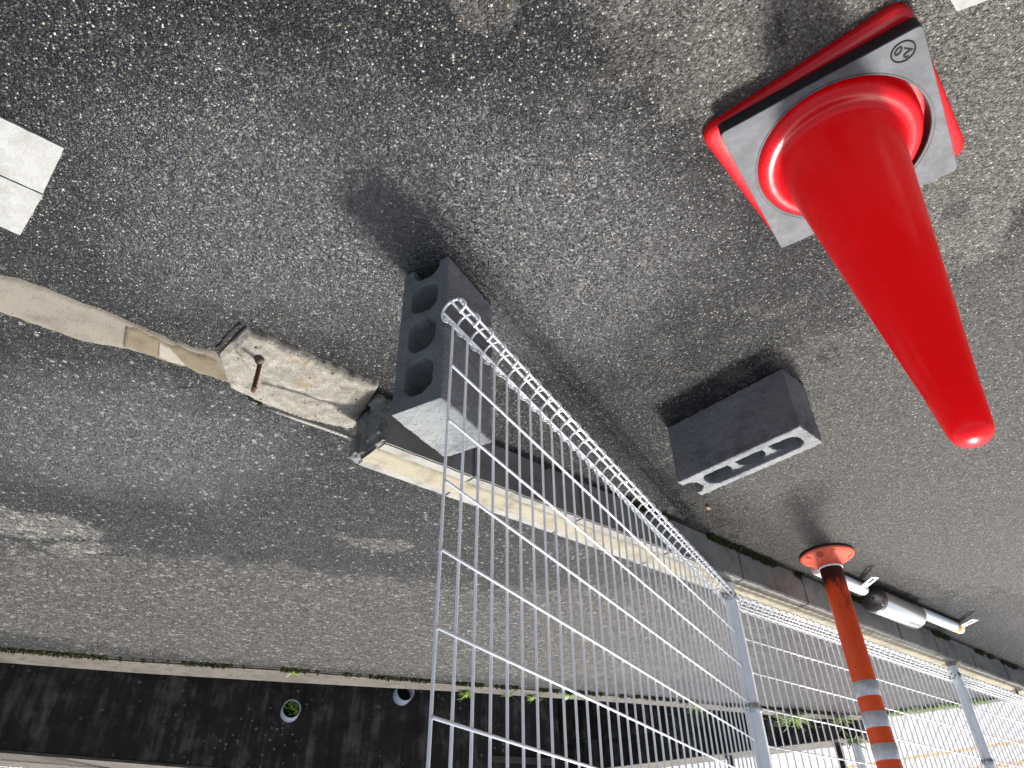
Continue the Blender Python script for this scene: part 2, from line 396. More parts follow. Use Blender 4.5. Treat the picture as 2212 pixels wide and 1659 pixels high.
def reflective_mat():
    b = NB('reflective_sheet'); co = b.coord()
    # fine diamond lattice of a prismatic sheet, wrapped round the tube
    gd = b.n('VectorMath', operation='MULTIPLY'); b.l(co, gd.inputs[0]); gd.inputs[1].default_value = (1, 1, 1)
    sx = b.n('SeparateXYZ'); b.l(co, sx.inputs[0])
    an = b.math('MULTIPLY', b.math('ARCTAN2', sx.outputs[1], sx.outputs[0]), .042)
    def saw(x): return b.math('ABSOLUTE', b.math('SUBTRACT', b.math('FRACT', b.math('MULTIPLY', x, 115.)), .5))
    a1 = saw(b.math('ADD', an, sx.outputs[2])); a2 = saw(b.math('SUBTRACT', an, sx.outputs[2]))
    lnv = b.math('MAXIMUM', b.rng(a1, .06, .02), b.rng(a2, .06, .02))
    n1 = b.noise(co, 45, 4, .6); c = b.ramp(n1, [(.35, lin(178, 178, 184)), (.65, lin(212, 212, 214))])
    c = b.mix(b.rng(b.noise(co, 70, 2, .5), .64, .70, 0, .7), c, lin(214, 214, 210))
    c = b.mix(b.math('MULTIPLY', lnv, .55), c, lin(120, 110, 108))
    return b.fin(c, .35, b.bump(a1, .1, .0005), .15, .5)
M['reflective'] = reflective_mat()
M['white_paint'] = plain('white_tube_paint', lin(226, 230, 232), .3, .04, 20, .1, 250, .0004, dirt=(lin(150, 152, 152), .68))
M['yellow_tape'] = plain('yellow_tape', lin(206, 156, 40), .4, .15, 50, .2, 300, .0004)
def steel_mat():
    b = NB('stainless_steel'); co = b.coord()
    n = b.noise(co, 240, 3, .5, (.02, 1, 1)); c = b.ramp(n, [(.3, g(.62)), (.7, g(.74))])
    return b.fin(c, b.rng(n, .3, .7, .16, .26, False), b.bump(n, .06, .0004), 1., .5)
M['steel'] = steel_mat()
M['cap_metal'] = plain('grey_cap_metal', lin(112, 110, 108), .32, .08, 60, .1, 300, .0003, metal=.9)
M['black'] = plain('black_metal', lin(22, 21, 21), .5, .3, 30, .1, 200, .0005)
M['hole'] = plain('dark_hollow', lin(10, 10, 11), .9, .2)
M['pvc'] = plain('drain_pipe_plastic', lin(176, 182, 190), .45, .08, 30, .1, 200, .0006, dirt=(lin(120, 118, 110), .62))
def leaf_mat(name, c1, c2):
    b = NB(name); co = b.coord(True); n1 = b.noise(co, 60, 3, .6)
    c = b.ramp(n1, [(.3, c1), (.7, c2)]); b.fin(c, .55, None, 0, .35)
    tr = b.n('BsdfTranslucent'); b.l(c, tr.inputs[0]); mx = b.n('MixShader'); mx.inputs[0].default_value = .45
    b.l(b.b.outputs[0], mx.inputs[1]); b.l(tr.outputs[0], mx.inputs[2]); b.l(mx.outputs[0], b.out.inputs[0])
    return b.m
M['weed'] = leaf_mat('weed_leaf', (.10, .19, .025, 1), (.20, .30, .05, 1))
M['moss'] = leaf_mat('moss_leaf', (.018, .034, .006, 1), (.06, .085, .014, 1))
M['moss_brown'] = leaf_mat('brown_moss', (.035, .032, .010, 1), (.07, .07, .02, 1))
M['dry_leaf'] = leaf_mat('dry_leaf', lin(150, 122, 84), lin(190, 160, 118))
M['roof_white'] = plain('white_roof_sheet', lin(198, 198, 200), .45, .03, 6, .05, 100, .0006, world=True)
M['roof_tan'] = plain('tan_roof_band', lin(190, 162, 120), .5, .06, 10, .05, 100, .0006, world=True)
M['brown_line'] = plain('thin_brown_line', lin(150, 132, 118), .6, .2, 30)
def marking_mat():
    b = NB('white_road_paint'); co = b.coord(True)
    n1 = b.noise(co, 30, 6, .7); n2 = b.noise(co, 190, 4, .7)
    c = b.ramp(n1, [(.3, lk(140, 140, 136)), (.6, lk(160, 161, 159))])
    rdg = b.math('ABSOLUTE', b.math('SUBTRACT', b.noise(co, 95, 4, .7), .5))
    c = b.mix(b.rng(rdg, .02, .0, 0, .4), c, lk(120, 120, 118))
    c = b.mix(b.rng(n2, .68, .76, 0, .6), c, lk(120, 118, 114))
    return b.fin(c, .7, b.bump(n2, .6, .0025), 0, .4)
M['marking'] = marking_mat()
CHIPM = [plain('pale_chip', lk(190, 190, 184), .55, .12, 80), plain('tan_chip', lk(186, 166, 132), .6, .15, 80), plain('grey_chip', lk(104, 106, 108), .5, .2, 80)]

# ---------------------------------------------------------------- setting: ground
FAR = [(14.0, .9), (6.0, 2.75), (2.726, 3.815), (2.102, 4.063), (1.344, 4.305), (.348, 4.703), (-.875, 5.16), (-2.34, 5.774), (-2.6, 5.80)]
RIGHT = [(-2.869, 5.722), (-3.073, 5.585), (-3.401, 5.347), (-4.6, 4.62), (-14, -1.2)]
poly = [(x, y, 0) for x, y in FAR] + [(x, y, 0) for x, y in RIGHT] + [(-14, -30, 0), (14, -30, 0)]
road = mesh_obj('asphalt_road', poly, [tuple(range(len(poly)))], M['asphalt']); tag(road, kind='structure')
gr_ = mesh_obj('low_ground', [(-400, -400, -.75), (400, -400, -.75), (400, 400, -.75), (-400, 400, -.75)], [(0, 1, 2, 3)], M['ground']); tag(gr_, kind='structure')

def ribbon(name, A, B, ztop, zbot, mat, parent=None, noise_amp=0., sub=1, bevel=.006):
    """a solid band between two polylines A and B (same count)"""
    bm = bmesh.new(); n = len(A)
    ta = [bm.verts.new((*p, ztop)) for p in A]; tb = [bm.verts.new((*p, ztop)) for p in B]
    ba = [bm.verts.new((*p, zbot)) for p in A]; bb = [bm.verts.new((*p, zbot)) for p in B]
    for i in range(n - 1):
        bm.faces.new((ta[i], ta[i + 1], tb[i + 1], tb[i])); bm.faces.new((ta[i], ba[i], ba[i + 1], ta[i + 1]))
        bm.faces.new((tb[i], tb[i + 1], bb[i + 1], bb[i])); bm.faces.new((ba[i], bb[i], bb[i + 1], ba[i + 1]))
    bm.faces.new((ta[0], tb[0], bb[0], ba[0])); bm.faces.new((ta[-1], ba[-1], bb[-1], tb[-1]))
    bmesh.ops.recalc_face_normals(bm, faces=bm.faces[:])
    return bm_obj(name, bm, mat, parent)

def dense(pts, step):
    out = []
    for (a, b_) in zip(pts[:-1], pts[1:]):
        a = Vector(a); b_ = Vector(b_); n = max(1, int((b_ - a).length / step))
        for k in range(n): out.append(a.lerp(b_, k / n))
    out.append(Vector(pts[-1])); return out

def resample(pts, n):
    P = [Vector(p) for p in pts]; L = [0]
    for a, b_ in zip(P[:-1], P[1:]): L.append(L[-1] + (b_ - a).length)
    out = []
    for k in range(n):
        s = L[-1] * k / (n - 1); i = 0
        while i < len(P) - 2 and L[i + 1] < s: i += 1
        t = (s - L[i]) / max(1e-9, L[i + 1] - L[i]); out.append(P[i].lerp(P[i + 1], min(1, t)))
    return out

def sheet(name, near, far, mat, z, amp=.002, nu=60, nv=10, parent=None, wob=.004, skirt=.02, zf=None, seed=0., freq=25.):
    """a rough cast surface between two ground polylines, with an uneven edge and a skirt down into the ground"""
    A = resample(near, nu); B = resample(far, nu); V = []; F = []
    for i in range(nu):
        d = (B[i] - A[i]).normalized()
        a = A[i] + d * wob * noise.noise(Vector((A[i].x * 40 + seed, A[i].y * 40, 1.))) * 2
        b_ = B[i] + d * wob * noise.noise(Vector((B[i].x * 40 + seed, B[i].y * 40, 5.))) * 2
        for j in range(nv):
            t = j / (nv - 1); p = a.lerp(b_, t); q = Vector((p.x * freq, p.y * freq, seed))
            zz = (zf(i / (nu - 1), t) if zf else z) + amp * noise.noise(q) + amp * .6 * noise.noise(q * 2.7)
            edge = i in (0, nu - 1) or j in (0, nv - 1)
            V.append((p.x, p.y, -skirt if edge else zz))
    for i in range(nu - 1):
        for j in range(nv - 1):
            F.append((i * nv + j, i * nv + j + 1, (i + 1) * nv + j + 1, (i + 1) * nv + j))
    me = bpy.data.meshes.new(name); me.from_pydata(V, [], F); me.update()
    o = link_me(name, me, mat, parent, True)
    if me.polygons[0].normal.z < 0 or me.polygons[len(me.polygons) // 2].normal.z < 0: me.flip_normals()
    return o

strip = sheet('concrete_strip', [(2.2, .44), (1.7, .77), (1.148, 1.122), (1.054, 1.182), (.939, 1.286), (.854, 1.371), (.752, 1.425)],
              [(2.29, .58), (1.78, .93), (1.231, 1.264), (1.087, 1.379), (.985, 1.412), (.856, 1.495), (.745, 1.585)], M['strip'], .006, .0015, 90, 12, wob=.006)
tag(strip, kind='structure')
sheet('mortar_patch', [(.942, 1.290), (.854, 1.374), (.765, 1.437)], [(1.0, 1.395), (.870, 1.485), (.765, 1.56)], M['mortar_brown'], .0105, .0008, 30, 8, strip, .006)
sheet('mortar_patch', [(.883, 1.362), (.880, 1.366), (.872, 1.376)], [(.921, 1.432), (.885, 1.462), (.850, 1.482)], M['mortar_pale'], .0135, .0006, 14, 8, strip, .003)

# painted road marking (two butted pieces of thick white line and the corner of another)
mk = empty('road_marking', (.95, .85, 0)); tag(mk, kind='structure')
def slab(name, pts, z, mat, parent):
    P = dense([Vector(p) for p in pts + [pts[0]]], .012)[:-1]; bm = bmesh.new(); n = len(P); V = []
    for p in P:
        jx = .0016 * noise.noise(Vector((p.x * 150, p.y * 150, 3))); jy = .0016 * noise.noise(Vector((p.x * 150, p.y * 150, 9)))
        V.append((p.x + jx, p.y + jy))
    t = [bm.verts.new((x, y, z)) for x, y in V]; b_ = [bm.verts.new((x, y, -.004)) for x, y in V]
    bm.faces.new(t)
    for i in range(n): bm.faces.new((t[i], b_[i], b_[(i + 1) % n], t[(i + 1) % n]))
    bmesh.ops.recalc_face_normals(bm, faces=bm.faces[:])
    o = bm_obj(name, bm, mat, parent); o.matrix_parent_inverse = Matrix.Translation(parent.location).inverted()
    return o
slab('painted_stripe', [(.841, .809), (.936, .912), (1.32, .60), (1.225, .488)], .005, M['marking'], mk)
slab('painted_stripe', [(.9385, .9165), (1.043, 1.019), (1.41, .70), (1.323, .6045)], .0045, M['marking'], mk)
mk2 = empty('road_marking', (-.8, .55, 0)); tag(mk2, kind='structure')
slab('painted_stripe', [(-.728, .568), (-.748, .588), (-.85, .545), (-1.1, .36), (-1.0, .26)], .0045, M['marking'], mk2)

# shaded crevice painted as a dark sheet; soil along the far gutter
crk = sheet('crack_soil_and_shade', [(.655, 1.318), (.70, 1.362), (.752, 1.418)], [(.668, 1.306), (.715, 1.35), (.768, 1.412)], M['dirt'], .004, .002, 20, 5, wob=.003); tag(crk, kind='structure')
fc = [(x, y) for x, y in FAR[1:]]
crk2 = sheet('crack_soil_and_shade', [(x * 1, y - .018) for x, y in fc], [(x, y + .025) for x, y in fc], M['dirt'], .004, .003, 260, 6, wob=.012); tag(crk2, kind='structure')

# far gutter edge (concrete rim of the ditch)
gA = [(14.0, .92), (6.0, 2.77), (2.74, 3.835), (2.11, 4.083), (1.35, 4.325), (.355, 4.72), (-.87, 5.178), (-2.33, 5.79), (-2.62, 5.83)]
gB = [(14.1, 1.14), (6.1, 2.99), (2.854, 4.033), (2.202, 4.296), (1.412, 4.562), (.36, 4.885), (-.80, 5.30), (-2.22, 5.90), (-2.60, 5.99)]
gut = ribbon('gutter_rim', gA, gB, .010, -.76, M['gutter']); tag(gut, kind='structure')
kA = [(-2.62, 5.81), (-2.869, 5.735), (-3.073, 5.598), (-3.401, 5.36), (-4.6, 4.633), (-14, -1.19)]
kB = [(-2.60, 5.97), (-2.92, 5.83), (-3.13, 5.685), (-3.455, 5.45), (-4.66, 4.72), (-14.06, -1.09)]
rk = ribbon('side_rim', kA, kB, .012, -.76, M['gutter']); tag(rk, kind='structure')

# ---------------------------------------------------------------- retaining wall, ditch and far side
def wl(x): return 4.351 - .40 * (x - 2.876)
rw = empty('retaining_wall', (1.5, wl(1.5), -.7), 0, 'tall black-stained concrete retaining wall with pale lichen beyond the ditch', 'retaining wall')
def wall_piece(name, x0, x1, z0, z1, depth, mat, lip=0., parent=rw):
    nx_, ny_ = .371, .928
    A = [(x0 - nx_ * lip, wl(x0) - ny_ * lip), (x1 - nx_ * lip, wl(x1) - ny_ * lip)]; B = [(x0 + nx_ * depth, wl(x0) + ny_ * depth), (x1 + nx_ * depth, wl(x1) + ny_ * depth)]
    bm = bmesh.new()
    zs = ((z0, z0), (z1[0], z1[1]))
    vb = [bm.verts.new((*A[0], zs[0][0])), bm.verts.new((*A[1], zs[0][1])), bm.verts.new((*B[1], zs[0][1])), bm.verts.new((*B[0], zs[0][0]))]
    vt = [bm.verts.new((*A[0], zs[1][0])), bm.verts.new((*A[1], zs[1][1])), bm.verts.new((*B[1], zs[1][1])), bm.verts.new((*B[0], zs[1][0]))]
    bm.faces.new(vb[::-1]); bm.faces.new(vt)
    for i in range(4): bm.faces.new((vb[i], vb[(i + 1) % 4], vt[(i + 1) % 4], vt[i]))
    bmesh.ops.recalc_face_normals(bm, faces=bm.faces[:])
    o = bm_obj(name, bm, mat, parent); o.matrix_parent_inverse = Matrix.Translation(parent.location).inverted()
    return o
def ztop(x): return .385 + .0415 * (2.876 - x)
wall_piece('wall_face', 9., -.28, -.76, (ztop(9), ztop(-.28)), .4, M['stained'])
wall_piece('coping', 9., -.30, 0, (ztop(9) + .02, ztop(-.28) + .02), .42, M['gutter'], .006).location.z = 0
cop = [c for c in rw.children if c.name.startswith('coping')][0]
for v in cop.data.vertices:
    if abs(v.co.z) < 1e-6: v.co.z = ztop(v.co.x) + .004
o = wall_piece('ledge', .20, -.20, .30, (.335, .335), .02, M['gutter'], .035)
# raised ground behind the wall
bank = mesh_obj('raised_ground', [(12, wl(12) + .3, ztop(12) - .03), (-.2, wl(-.2) + .3, ztop(-.2) - .03), (1.2, 16, .45), (14, 16, .1)], [(0, 1, 2, 3)], M['ground']); tag(bank, kind='structure')
# second wall, running along the white roof
rw2 = empty('low_boundary_wall', (-1.7, 6.9, -.7), 0, 'low dark wall with pale worn top beside the white ribbed roof', 'wall')
a, b2 = Vector((.1, 7.93)), Vector((-2.66, 6.15)); dn = (b2 - a).normalized(); nn = Vector((dn.y, -dn.x)) * 1
if nn.y < 0: nn = -nn
def rpiece(name, off0, off1, z0, z1, mat, s0=0., s1=1.):
    p0 = a.lerp(b2, s0); p1 = a.lerp(b2, s1)
    o = ribbon(name, [p0 + nn * off0, p1 + nn * off0], [p0 + nn * off1, p1 + nn * off1], z1, z0, mat, rw2)
    o.matrix_parent_inverse = Matrix.Translation(rw2.location).inverted(); return o
rpiece('wall_face', .0, .28, -.76, .085, M['stained']); rpiece('coping', -.01, .30, .087, .10, M['gutter'])
rpiece('footing_step', -.05, -.001, -.76, -.14, M['stained'])
# white ribbed roof of the neighbouring shed, lower than the road
rf = empty('ribbed_roof', (-5.5, 10, -.5), 0, 'white ribbed sheet roof with tan bands behind the mesh fence', 'roof')
rd = Vector((-.685, -.728)); rn = Vector((-.728, .685))          # along ribs, across ribs (away)
o0 = Vector((-1.2, 8.85)) + rn * 0.
def roof_pt(s, t, z): p = o0 + rd * s + rn * t; return (p.x, p.y, z)
RZ = -.5
def roof_band(name, t0, t1, mat, pitch=.062):
    V = []; F = []; k = 0; t = t0
    while t < t1 - 1e-6:
        for (dt, dz) in ((0, 0), (.40, 0), (.55, .014), (.85, .014)):
            for s in (-6, 22): V.append(roof_pt(s, t + dt * pitch, RZ + dz))
        t += pitch
    for s in (-6, 22): V.append(roof_pt(s, t1, RZ))
    for i in range(len(V) // 2 - 1): F.append((2 * i, 2 * i + 1, 2 * i + 3, 2 * i + 2))
    bm = bmesh.new(); vv = [bm.verts.new(v) for v in V]
    for f in F: bm.faces.new([vv[i] for i in f])
    bmesh.ops.bisect_plane(bm, geom=bm.verts[:] + bm.edges[:] + bm.faces[:], plane_co=(*(a + nn * .14), 0), plane_no=(-nn.x, -nn.y, 0), clear_outer=True)
    o = bm_obj(name, bm, mat, rf); o.matrix_parent_inverse = Matrix.Translation(rf.location).inverted()
    if o.data.polygons[0].normal.z < 0: o.data.flip_normals()
    return o
edges = [-1.8, 4.30, 4.60, 6.0, 6.45, 12.0]
for i in range(5):
    roof_band('roof_sheet' if i % 2 == 0 else 'tan_band', edges[i], edges[i + 1], M['roof_white'] if i % 2 == 0 else M['roof_tan'])
# thin brown lines laid over the roof
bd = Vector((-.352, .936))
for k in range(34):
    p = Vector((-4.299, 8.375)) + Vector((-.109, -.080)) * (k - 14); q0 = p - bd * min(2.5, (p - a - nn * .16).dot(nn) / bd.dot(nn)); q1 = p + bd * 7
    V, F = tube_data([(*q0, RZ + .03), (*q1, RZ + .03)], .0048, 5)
    o = mesh_obj('roof_line', V, F, M['brown_line'], rf); o.matrix_parent_inverse = Matrix.Translation(rf.location).inverted()

# drain pipes through the retaining wall
def drain_pipe(x, z, label, rad=.058, out=.085, plant=False):
    y = wl(x); dirv = Vector((-.371, -.928, -.06)).normalized()
    e = empty('drain_pipe', (x, y, z), 0, label, 'pipe')
    V = []; F = []; seg = 40; a1 = dirv.cross(Vector((0, 0, 1))).normalized(); a2 = a1.cross(dirv)
    rings = [(rad, -.05), (rad, out), (rad - .006, out), (rad - .006, -.05)]
    for (r, l) in rings:
        for k in range(seg):
            an = 2 * math.pi * k / seg; V.append(dirv * l + a1 * r * math.cos(an) + a2 * r * math.sin(an))
    for i in range(3):
        for k in range(seg): F.append((i * seg + k, i * seg + (k + 1) % seg, (i + 1) * seg + (k + 1) % seg, (i + 1) * seg + k))
    mesh_obj('pipe_wall', V, F, M['pvc'], e, True)
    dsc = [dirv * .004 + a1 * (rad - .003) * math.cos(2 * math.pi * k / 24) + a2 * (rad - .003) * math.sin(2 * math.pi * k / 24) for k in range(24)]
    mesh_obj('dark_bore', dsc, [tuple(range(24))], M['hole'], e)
    return e, dirv
p1, d1 = drain_pipe(1.47, .105, 'grey drain pipe with green leaves growing inside it, set in the stained wall')
p2, d2 = drain_pipe(.80, -.045, 'grey drain pipe half hidden behind the gutter rim, with a broken edge', .062, .10)

# ---------------------------------------------------------------- low kerb wall
K0 = Vector((.361, 1.645)); KD = Vector((-.755, .656)).normalized(); KN = Vector((KD.y, -KD.x))
if KN.y < 0: KN = -KN
def kp(t, n): p = K0 + KD * t + KN * n; return p
def kz(t): return .146 - .0085 * t
KROT = math.atan2(KD.y, KD.x)
kw = empty('kerb_wall', (*K0, 0), KROT, 'low grey concrete kerb wall with tan mortar top carrying the white fence', 'wall')
# local frame: x along the wall, y = -n  (right-handed, so n = -y)
cuts = [0.012, .32, .77, 1.22, 1.67, 2.14, 2.57, 2.99, 3.41, 3.87, 4.34, 4.80, 5.25, 5.7]
for i in range(len(cuts) - 1):
    x0, x1 = cuts[i] + .0011, cuts[i + 1] - .0011; bm = bmesh.new()
    add_box(bm, x0, x1, -.15, 0, -.03, 0)
    for v in bm.verts:
        if v.co.z > -.01: v.co.z = kz(v.co.x)
        v.co.y += random.uniform(-.0015, .0015)
    bmesh.ops.bevel(bm, geom=bm.edges[:], offset=.004, segments=2, affect='EDGES')
    bmesh.ops.subdivide_edges(bm, edges=[e for e in bm.edges if e.calc_length() > .1], cuts=14, use_grid_fill=True)
    for v in bm.verts:
        q = Vector((v.co.x * 22 + i, v.co.y * 22, v.co.z * 22)); v.co.z += .0022 * noise.noise(q); v.co.y += .002 * noise.noise(q + Vector((9, 0, 0)))
    bm_obj('wall_block', bm, M['wall'], kw, False)
jm = box_obj('joint_mortar', .02, 5.69, -.1465, -.0035, -.02, .05, M['wallmortar'], kw)
for v in jm.data.vertices:
    if v.co.z > 0: v.co.z = kz(v.co.x) - .003
bm = bmesh.new()
nseg = 150
rows = []
for i in range(nseg + 1):
    t = .008 + (5.69 - .008) * i / nseg; row = []
    for j, nn_ in enumerate((.034, .038, .055, .075, .095, .112, .116)):
        nj = nn_ + .006 * noise.noise(Vector((t * 9, j * .2, 2)))
        h = -.004 if j in (0, 6) else .0035 + .003 * noise.noise(Vector((t * 16, nn_ * 60, 4)))
        row.append(bm.verts.new((t, -nj, kz(t) + h)))
    rows.append(row)
for i in range(nseg):
    for j in range(6): bm.faces.new((rows[i][j], rows[i][j + 1], rows[i + 1][j + 1], rows[i + 1][j]))
bmesh.ops.recalc_face_normals(bm, faces=bm.faces[:])
fo = bm_obj('mortar_fill', bm, M['fill'], kw, True)
if fo.data.polygons[0].normal.z < 0: fo.data.flip_normals()
# broken, mortar-smeared end
bm = bmesh.new()
add_box(bm, -.004, .02, -.152, -.085, -.03, .138); add_box(bm, -.010, .02, -.068, .002, -.03, .120); add_box(bm, .004, .02, -.15, 0, -.03, .14)
add_box(bm, -.03, .0, -.045, .004, -.03, .02); add_box(bm, -.016, .01, -.15, -.11, .07, .132)
ro = bm_obj('broken_end', bm, M['wallmortar'], kw); remesh_rough(ro, .0042, [(.004, 40), (.003, 90), (.0014, 220)], 3)
V, F = tube_data([(.03, -.118, .088), (-.04, -.119, .086), (-.11, -.125, .083), (-.19, -.135, .080), (-.262, -.150, .070)], .0062, 8)
mesh_obj('steel_bar', V, F, M['rebar_zinc'], kw, True)
for k in range(20):
    t = .0 - k * .0128; fy = -.118 - .032 * (max(0, -t) / .262) ** 1.6; fz = .087 - .017 * (max(0, -t) / .262) ** 1.6
    V, F = tube_data([(t + .001, fy, fz), (t - .0015, fy, fz)], .0074, 8); 
    mesh_obj('bar_rib', V, F, M['rebar_zinc'], kw, True)

# remains of the footing where the wall was cut away
ft = empty('concrete_footing', (.56, 1.52, 0), 0, 'broken pale concrete footing with a rusty upright bar at the cut wall end', 'footing')
def zf(s, t):
    n_ = noise.noise(Vector((s * 7, t * 3, 1.)))
    edge = .52 + .08 * n_
    hi = .022 + .004 * n_ + .0016 * noise.noise(Vector((s * 17, t * 7, 7.))) - .010 * max(0, noise.noise(Vector((s * 11 + 3, t * 5, 2.))) - .25)
    lo = .010
    k = min(1, max(0, (t - edge + .06) / .12)); k = k * k * (3 - 2 * k)
    z = hi * (1 - k) + lo * k; ed = min(s, 1 - s, t * .9) / .05
    return z * min(1, .35 + .65 * ed)
o = sheet('footing_surface', [(.655, 1.325), (.53, 1.430), (.364, 1.574)], [(.757, 1.425), (.775, 1.570), (.660, 1.705), (.478, 1.795)], M['stub'], .02, .0012, 150, 60, ft, .0015, zf=zf, seed=3., freq=61)
o.matrix_parent_inverse = Matrix.Translation(ft.location).inverted()
bar = [(.649, 1.437, .0), (.649, 1.438, .03), (.6492, 1.440, .075), (.6515, 1.444, .118)]
V, F = tube_data(bar, .0058, 8); o = mesh_obj('steel_bar', V, F, M['rust'], ft, True); o.matrix_parent_inverse = Matrix.Translation(ft.location).inverted()
for k in range(8):
    z = .028 + k * .0115
    V, F = tube_data([(.6492, 1.4395, z), (.6494, 1.44, z + .003)], .0071, 8); o = mesh_obj('bar_rib', V, F, M['rust'], ft, True); o.matrix_parent_inverse = Matrix.Translation(ft.location).inverted()
bm = bmesh.new(); bmesh.ops.create_icosphere(bm, subdivisions=3, radius=.013)
for v in bm.verts: v.co *= 1 + .5 * noise.noise(v.co * 90)
o = bm_obj('mortar_lump', bm, M['mortar_brown'], ft, True); o.location = (.651 - .56, 1.430 - 1.52, .026)

# ---------------------------------------------------------------- concrete blocks
def make_block(name, label, seed):
    T, L, H = .12, .39, .19; s = .026
    bm = bmesh.new()
    add_box(bm, 0, L, 0, s, 0, H); add_box(bm, 0, L, T - s, T, 0, H)           # face shells
    add_box(bm, 0, .030, 0, T, 0, H)                                            # closed end
    webs = [(.118, .142), (.226, .250), (.330, .352)]
    for k, (a_, b_) in enumerate(webs): add_box(bm, a_, b_, .01, T - .01, 0, H if k == 2 else H - .016)
    # rounded inner corners of the cores
    spans = [(.030, .118), (.142, .226), (.250, .330)]
    for (a_, b_) in spans:
        for xs, sx in ((a_, 1), (b_, -1)):
            for ys, sy in ((s, 1), (T - s, -1)):
                c = .024; top = H if (xs == .030 or xs == .330) else H - .016
                vv = [(xs - sx * .003, ys - sy * .003), (xs + sx * c, ys - sy * .003), (xs + sx * c * .35, ys + sy * c * .35), (xs - sx * .003, ys + sy * c)]
                lo = [bm.verts.new((x, y, 0)) for x, y in vv]; hi = [bm.verts.new((x, y, top)) for x, y in vv]
                fs = [bm.faces.new(lo), bm.faces.new(hi)] + [bm.faces.new((lo[i], lo[(i + 1) % 4], hi[(i + 1) % 4], hi[i])) for i in range(4)]
                bmesh.ops.recalc_face_normals(bm, faces=fs)
    for ys, sy in ((s, 1), (T - s, -1)):                                        # fillets in the open end
        vv = [(.350, ys - sy * .003), (.374, ys - sy * .003), (.360, ys + sy * .008), (.350, ys + sy * .02)]
        lo = [bm.verts.new((x, y, 0)) for x, y in vv]; hi = [bm.verts.new((x, y, H)) for x, y in vv]
        fs = [bm.faces.new(lo), bm.faces.new(hi)] + [bm.faces.new((lo[i], lo[(i + 1) % 4], hi[(i + 1) % 4], hi[i])) for i in range(4)]
        bmesh.ops.recalc_face_normals(bm, faces=fs)
    o = bm_obj(name, bm, M['block']); remesh_rough(o, .0028, [(.0016, 38), (.0011, 90), (.0011, 210), (.0006, 400)], seed)
    return tag(o, label, 'block')
# lying on its long side, cores upright: local x from the near corner along the long face
blk1 = make_block('concrete_block', 'grey concrete block with its hollow cores facing up, beside the red cone', 1)
ra = .8167
# local y must run away from the near face: near corner (-.738,1.549), x along (.68,.73), y along (-.73,.68)
blk1.matrix_world = Matrix.Translation((-.7377, 1.5487, .001)) @ Matrix.Rotation(ra, 4, 'Z')
# standing on end: local x = up (open end down), cores horizontal
blk2 = make_block('concrete_block', 'concrete block standing on end by the cut kerb wall, holes in its side', 2)
la = .506
ex = Vector((0, 0, -1)); eb = Vector((-math.sin(la), math.cos(la), 0)); ea = Vector((math.cos(la), math.sin(la), 0))
# face with the holes is spanned by ea (thickness .12) and z; holes run along eb (.19)
ez_l = eb                                   # local z (cores, recessed side away) 
ey_l = ez_l.cross(ex)                       # right-handed
orig = Vector((.1351, 1.1079, .391)) + (Vector((0, 0, 0)) if ey_l.dot(ea) > 0 else ea * .12)
blk2.matrix_world = Matrix(((ex.x, ey_l.x, ez_l.x, orig.x), (ex.y, ey_l.y, ez_l.y, orig.y), (ex.z, ey_l.z, ez_l.z, orig.z), (0, 0, 0, 1)))

# ---------------------------------------------------------------- traffic cone and its weight
def rounded_rect(hx, hy, r, seg=6):
    out = []
    for cx, cy, a0 in ((hx - r, hy - r, 0), (-hx + r, hy - r, 90), (-hx + r, -hy + r, 180), (hx - r, -hy + r, 270)):
        for k in range(seg + 1):
            a_ = R(a0 + 90 * k / seg); out.append((cx + r * math.cos(a_), cy + r * math.sin(a_)))
    return out
tc = empty('traffic_cone', (-.628, .826, 0), R(40), 'red plastic traffic cone with square red base under a grey rubber weight', 'traffic cone')
bm = bmesh.new(); layers = [(.188, .028, .001), (.1885, .028, .012), (.186, .027, .018), (.179, .024, .0215), (.150, .06, .0225)]; prev = None
for h_, r0, z in layers:
    ring = [bm.verts.new((x, y, z)) for x, y in rounded_rect(h_, h_, r0)]
    if prev:
        for i in range(len(ring)): bm.faces.new((prev[i], prev[(i + 1) % len(ring)], ring[(i + 1) % len(ring)], ring[i]))
    prev = ring
bm.faces.new(prev)
bm_obj('base', bm, M['cone'], tc, True)
prof = [(.1500, .0215), (.1497, .034), (.1480, .046), (.1445, .056), (.1395, .0628), (.1335, .0660), (.1275, .0668), (.1220, .0668), (.1170, .0682), (.1125, .0720), (.1088, .0790), (.1056, .0890), (.1030, .102)]
for k in range(1, 20):
    z = .102 + (.612 - .102) * k / 19; prof.append((.1030 + (.0352 - .1030) * k / 19, z))
prof += [(.0356, .6145), (.0352, .617), (.0345, .620), (.0318, .645), (.0300, .660), (.0285, .671), (.0255, .680), (.020, .6865), (.013, .6900), (.006, .6915), (.0005, .692)]
co_ = lathe('cone_body', prof, M['cone'], tc, 96)
co_.location = (.004, -.004, 0)

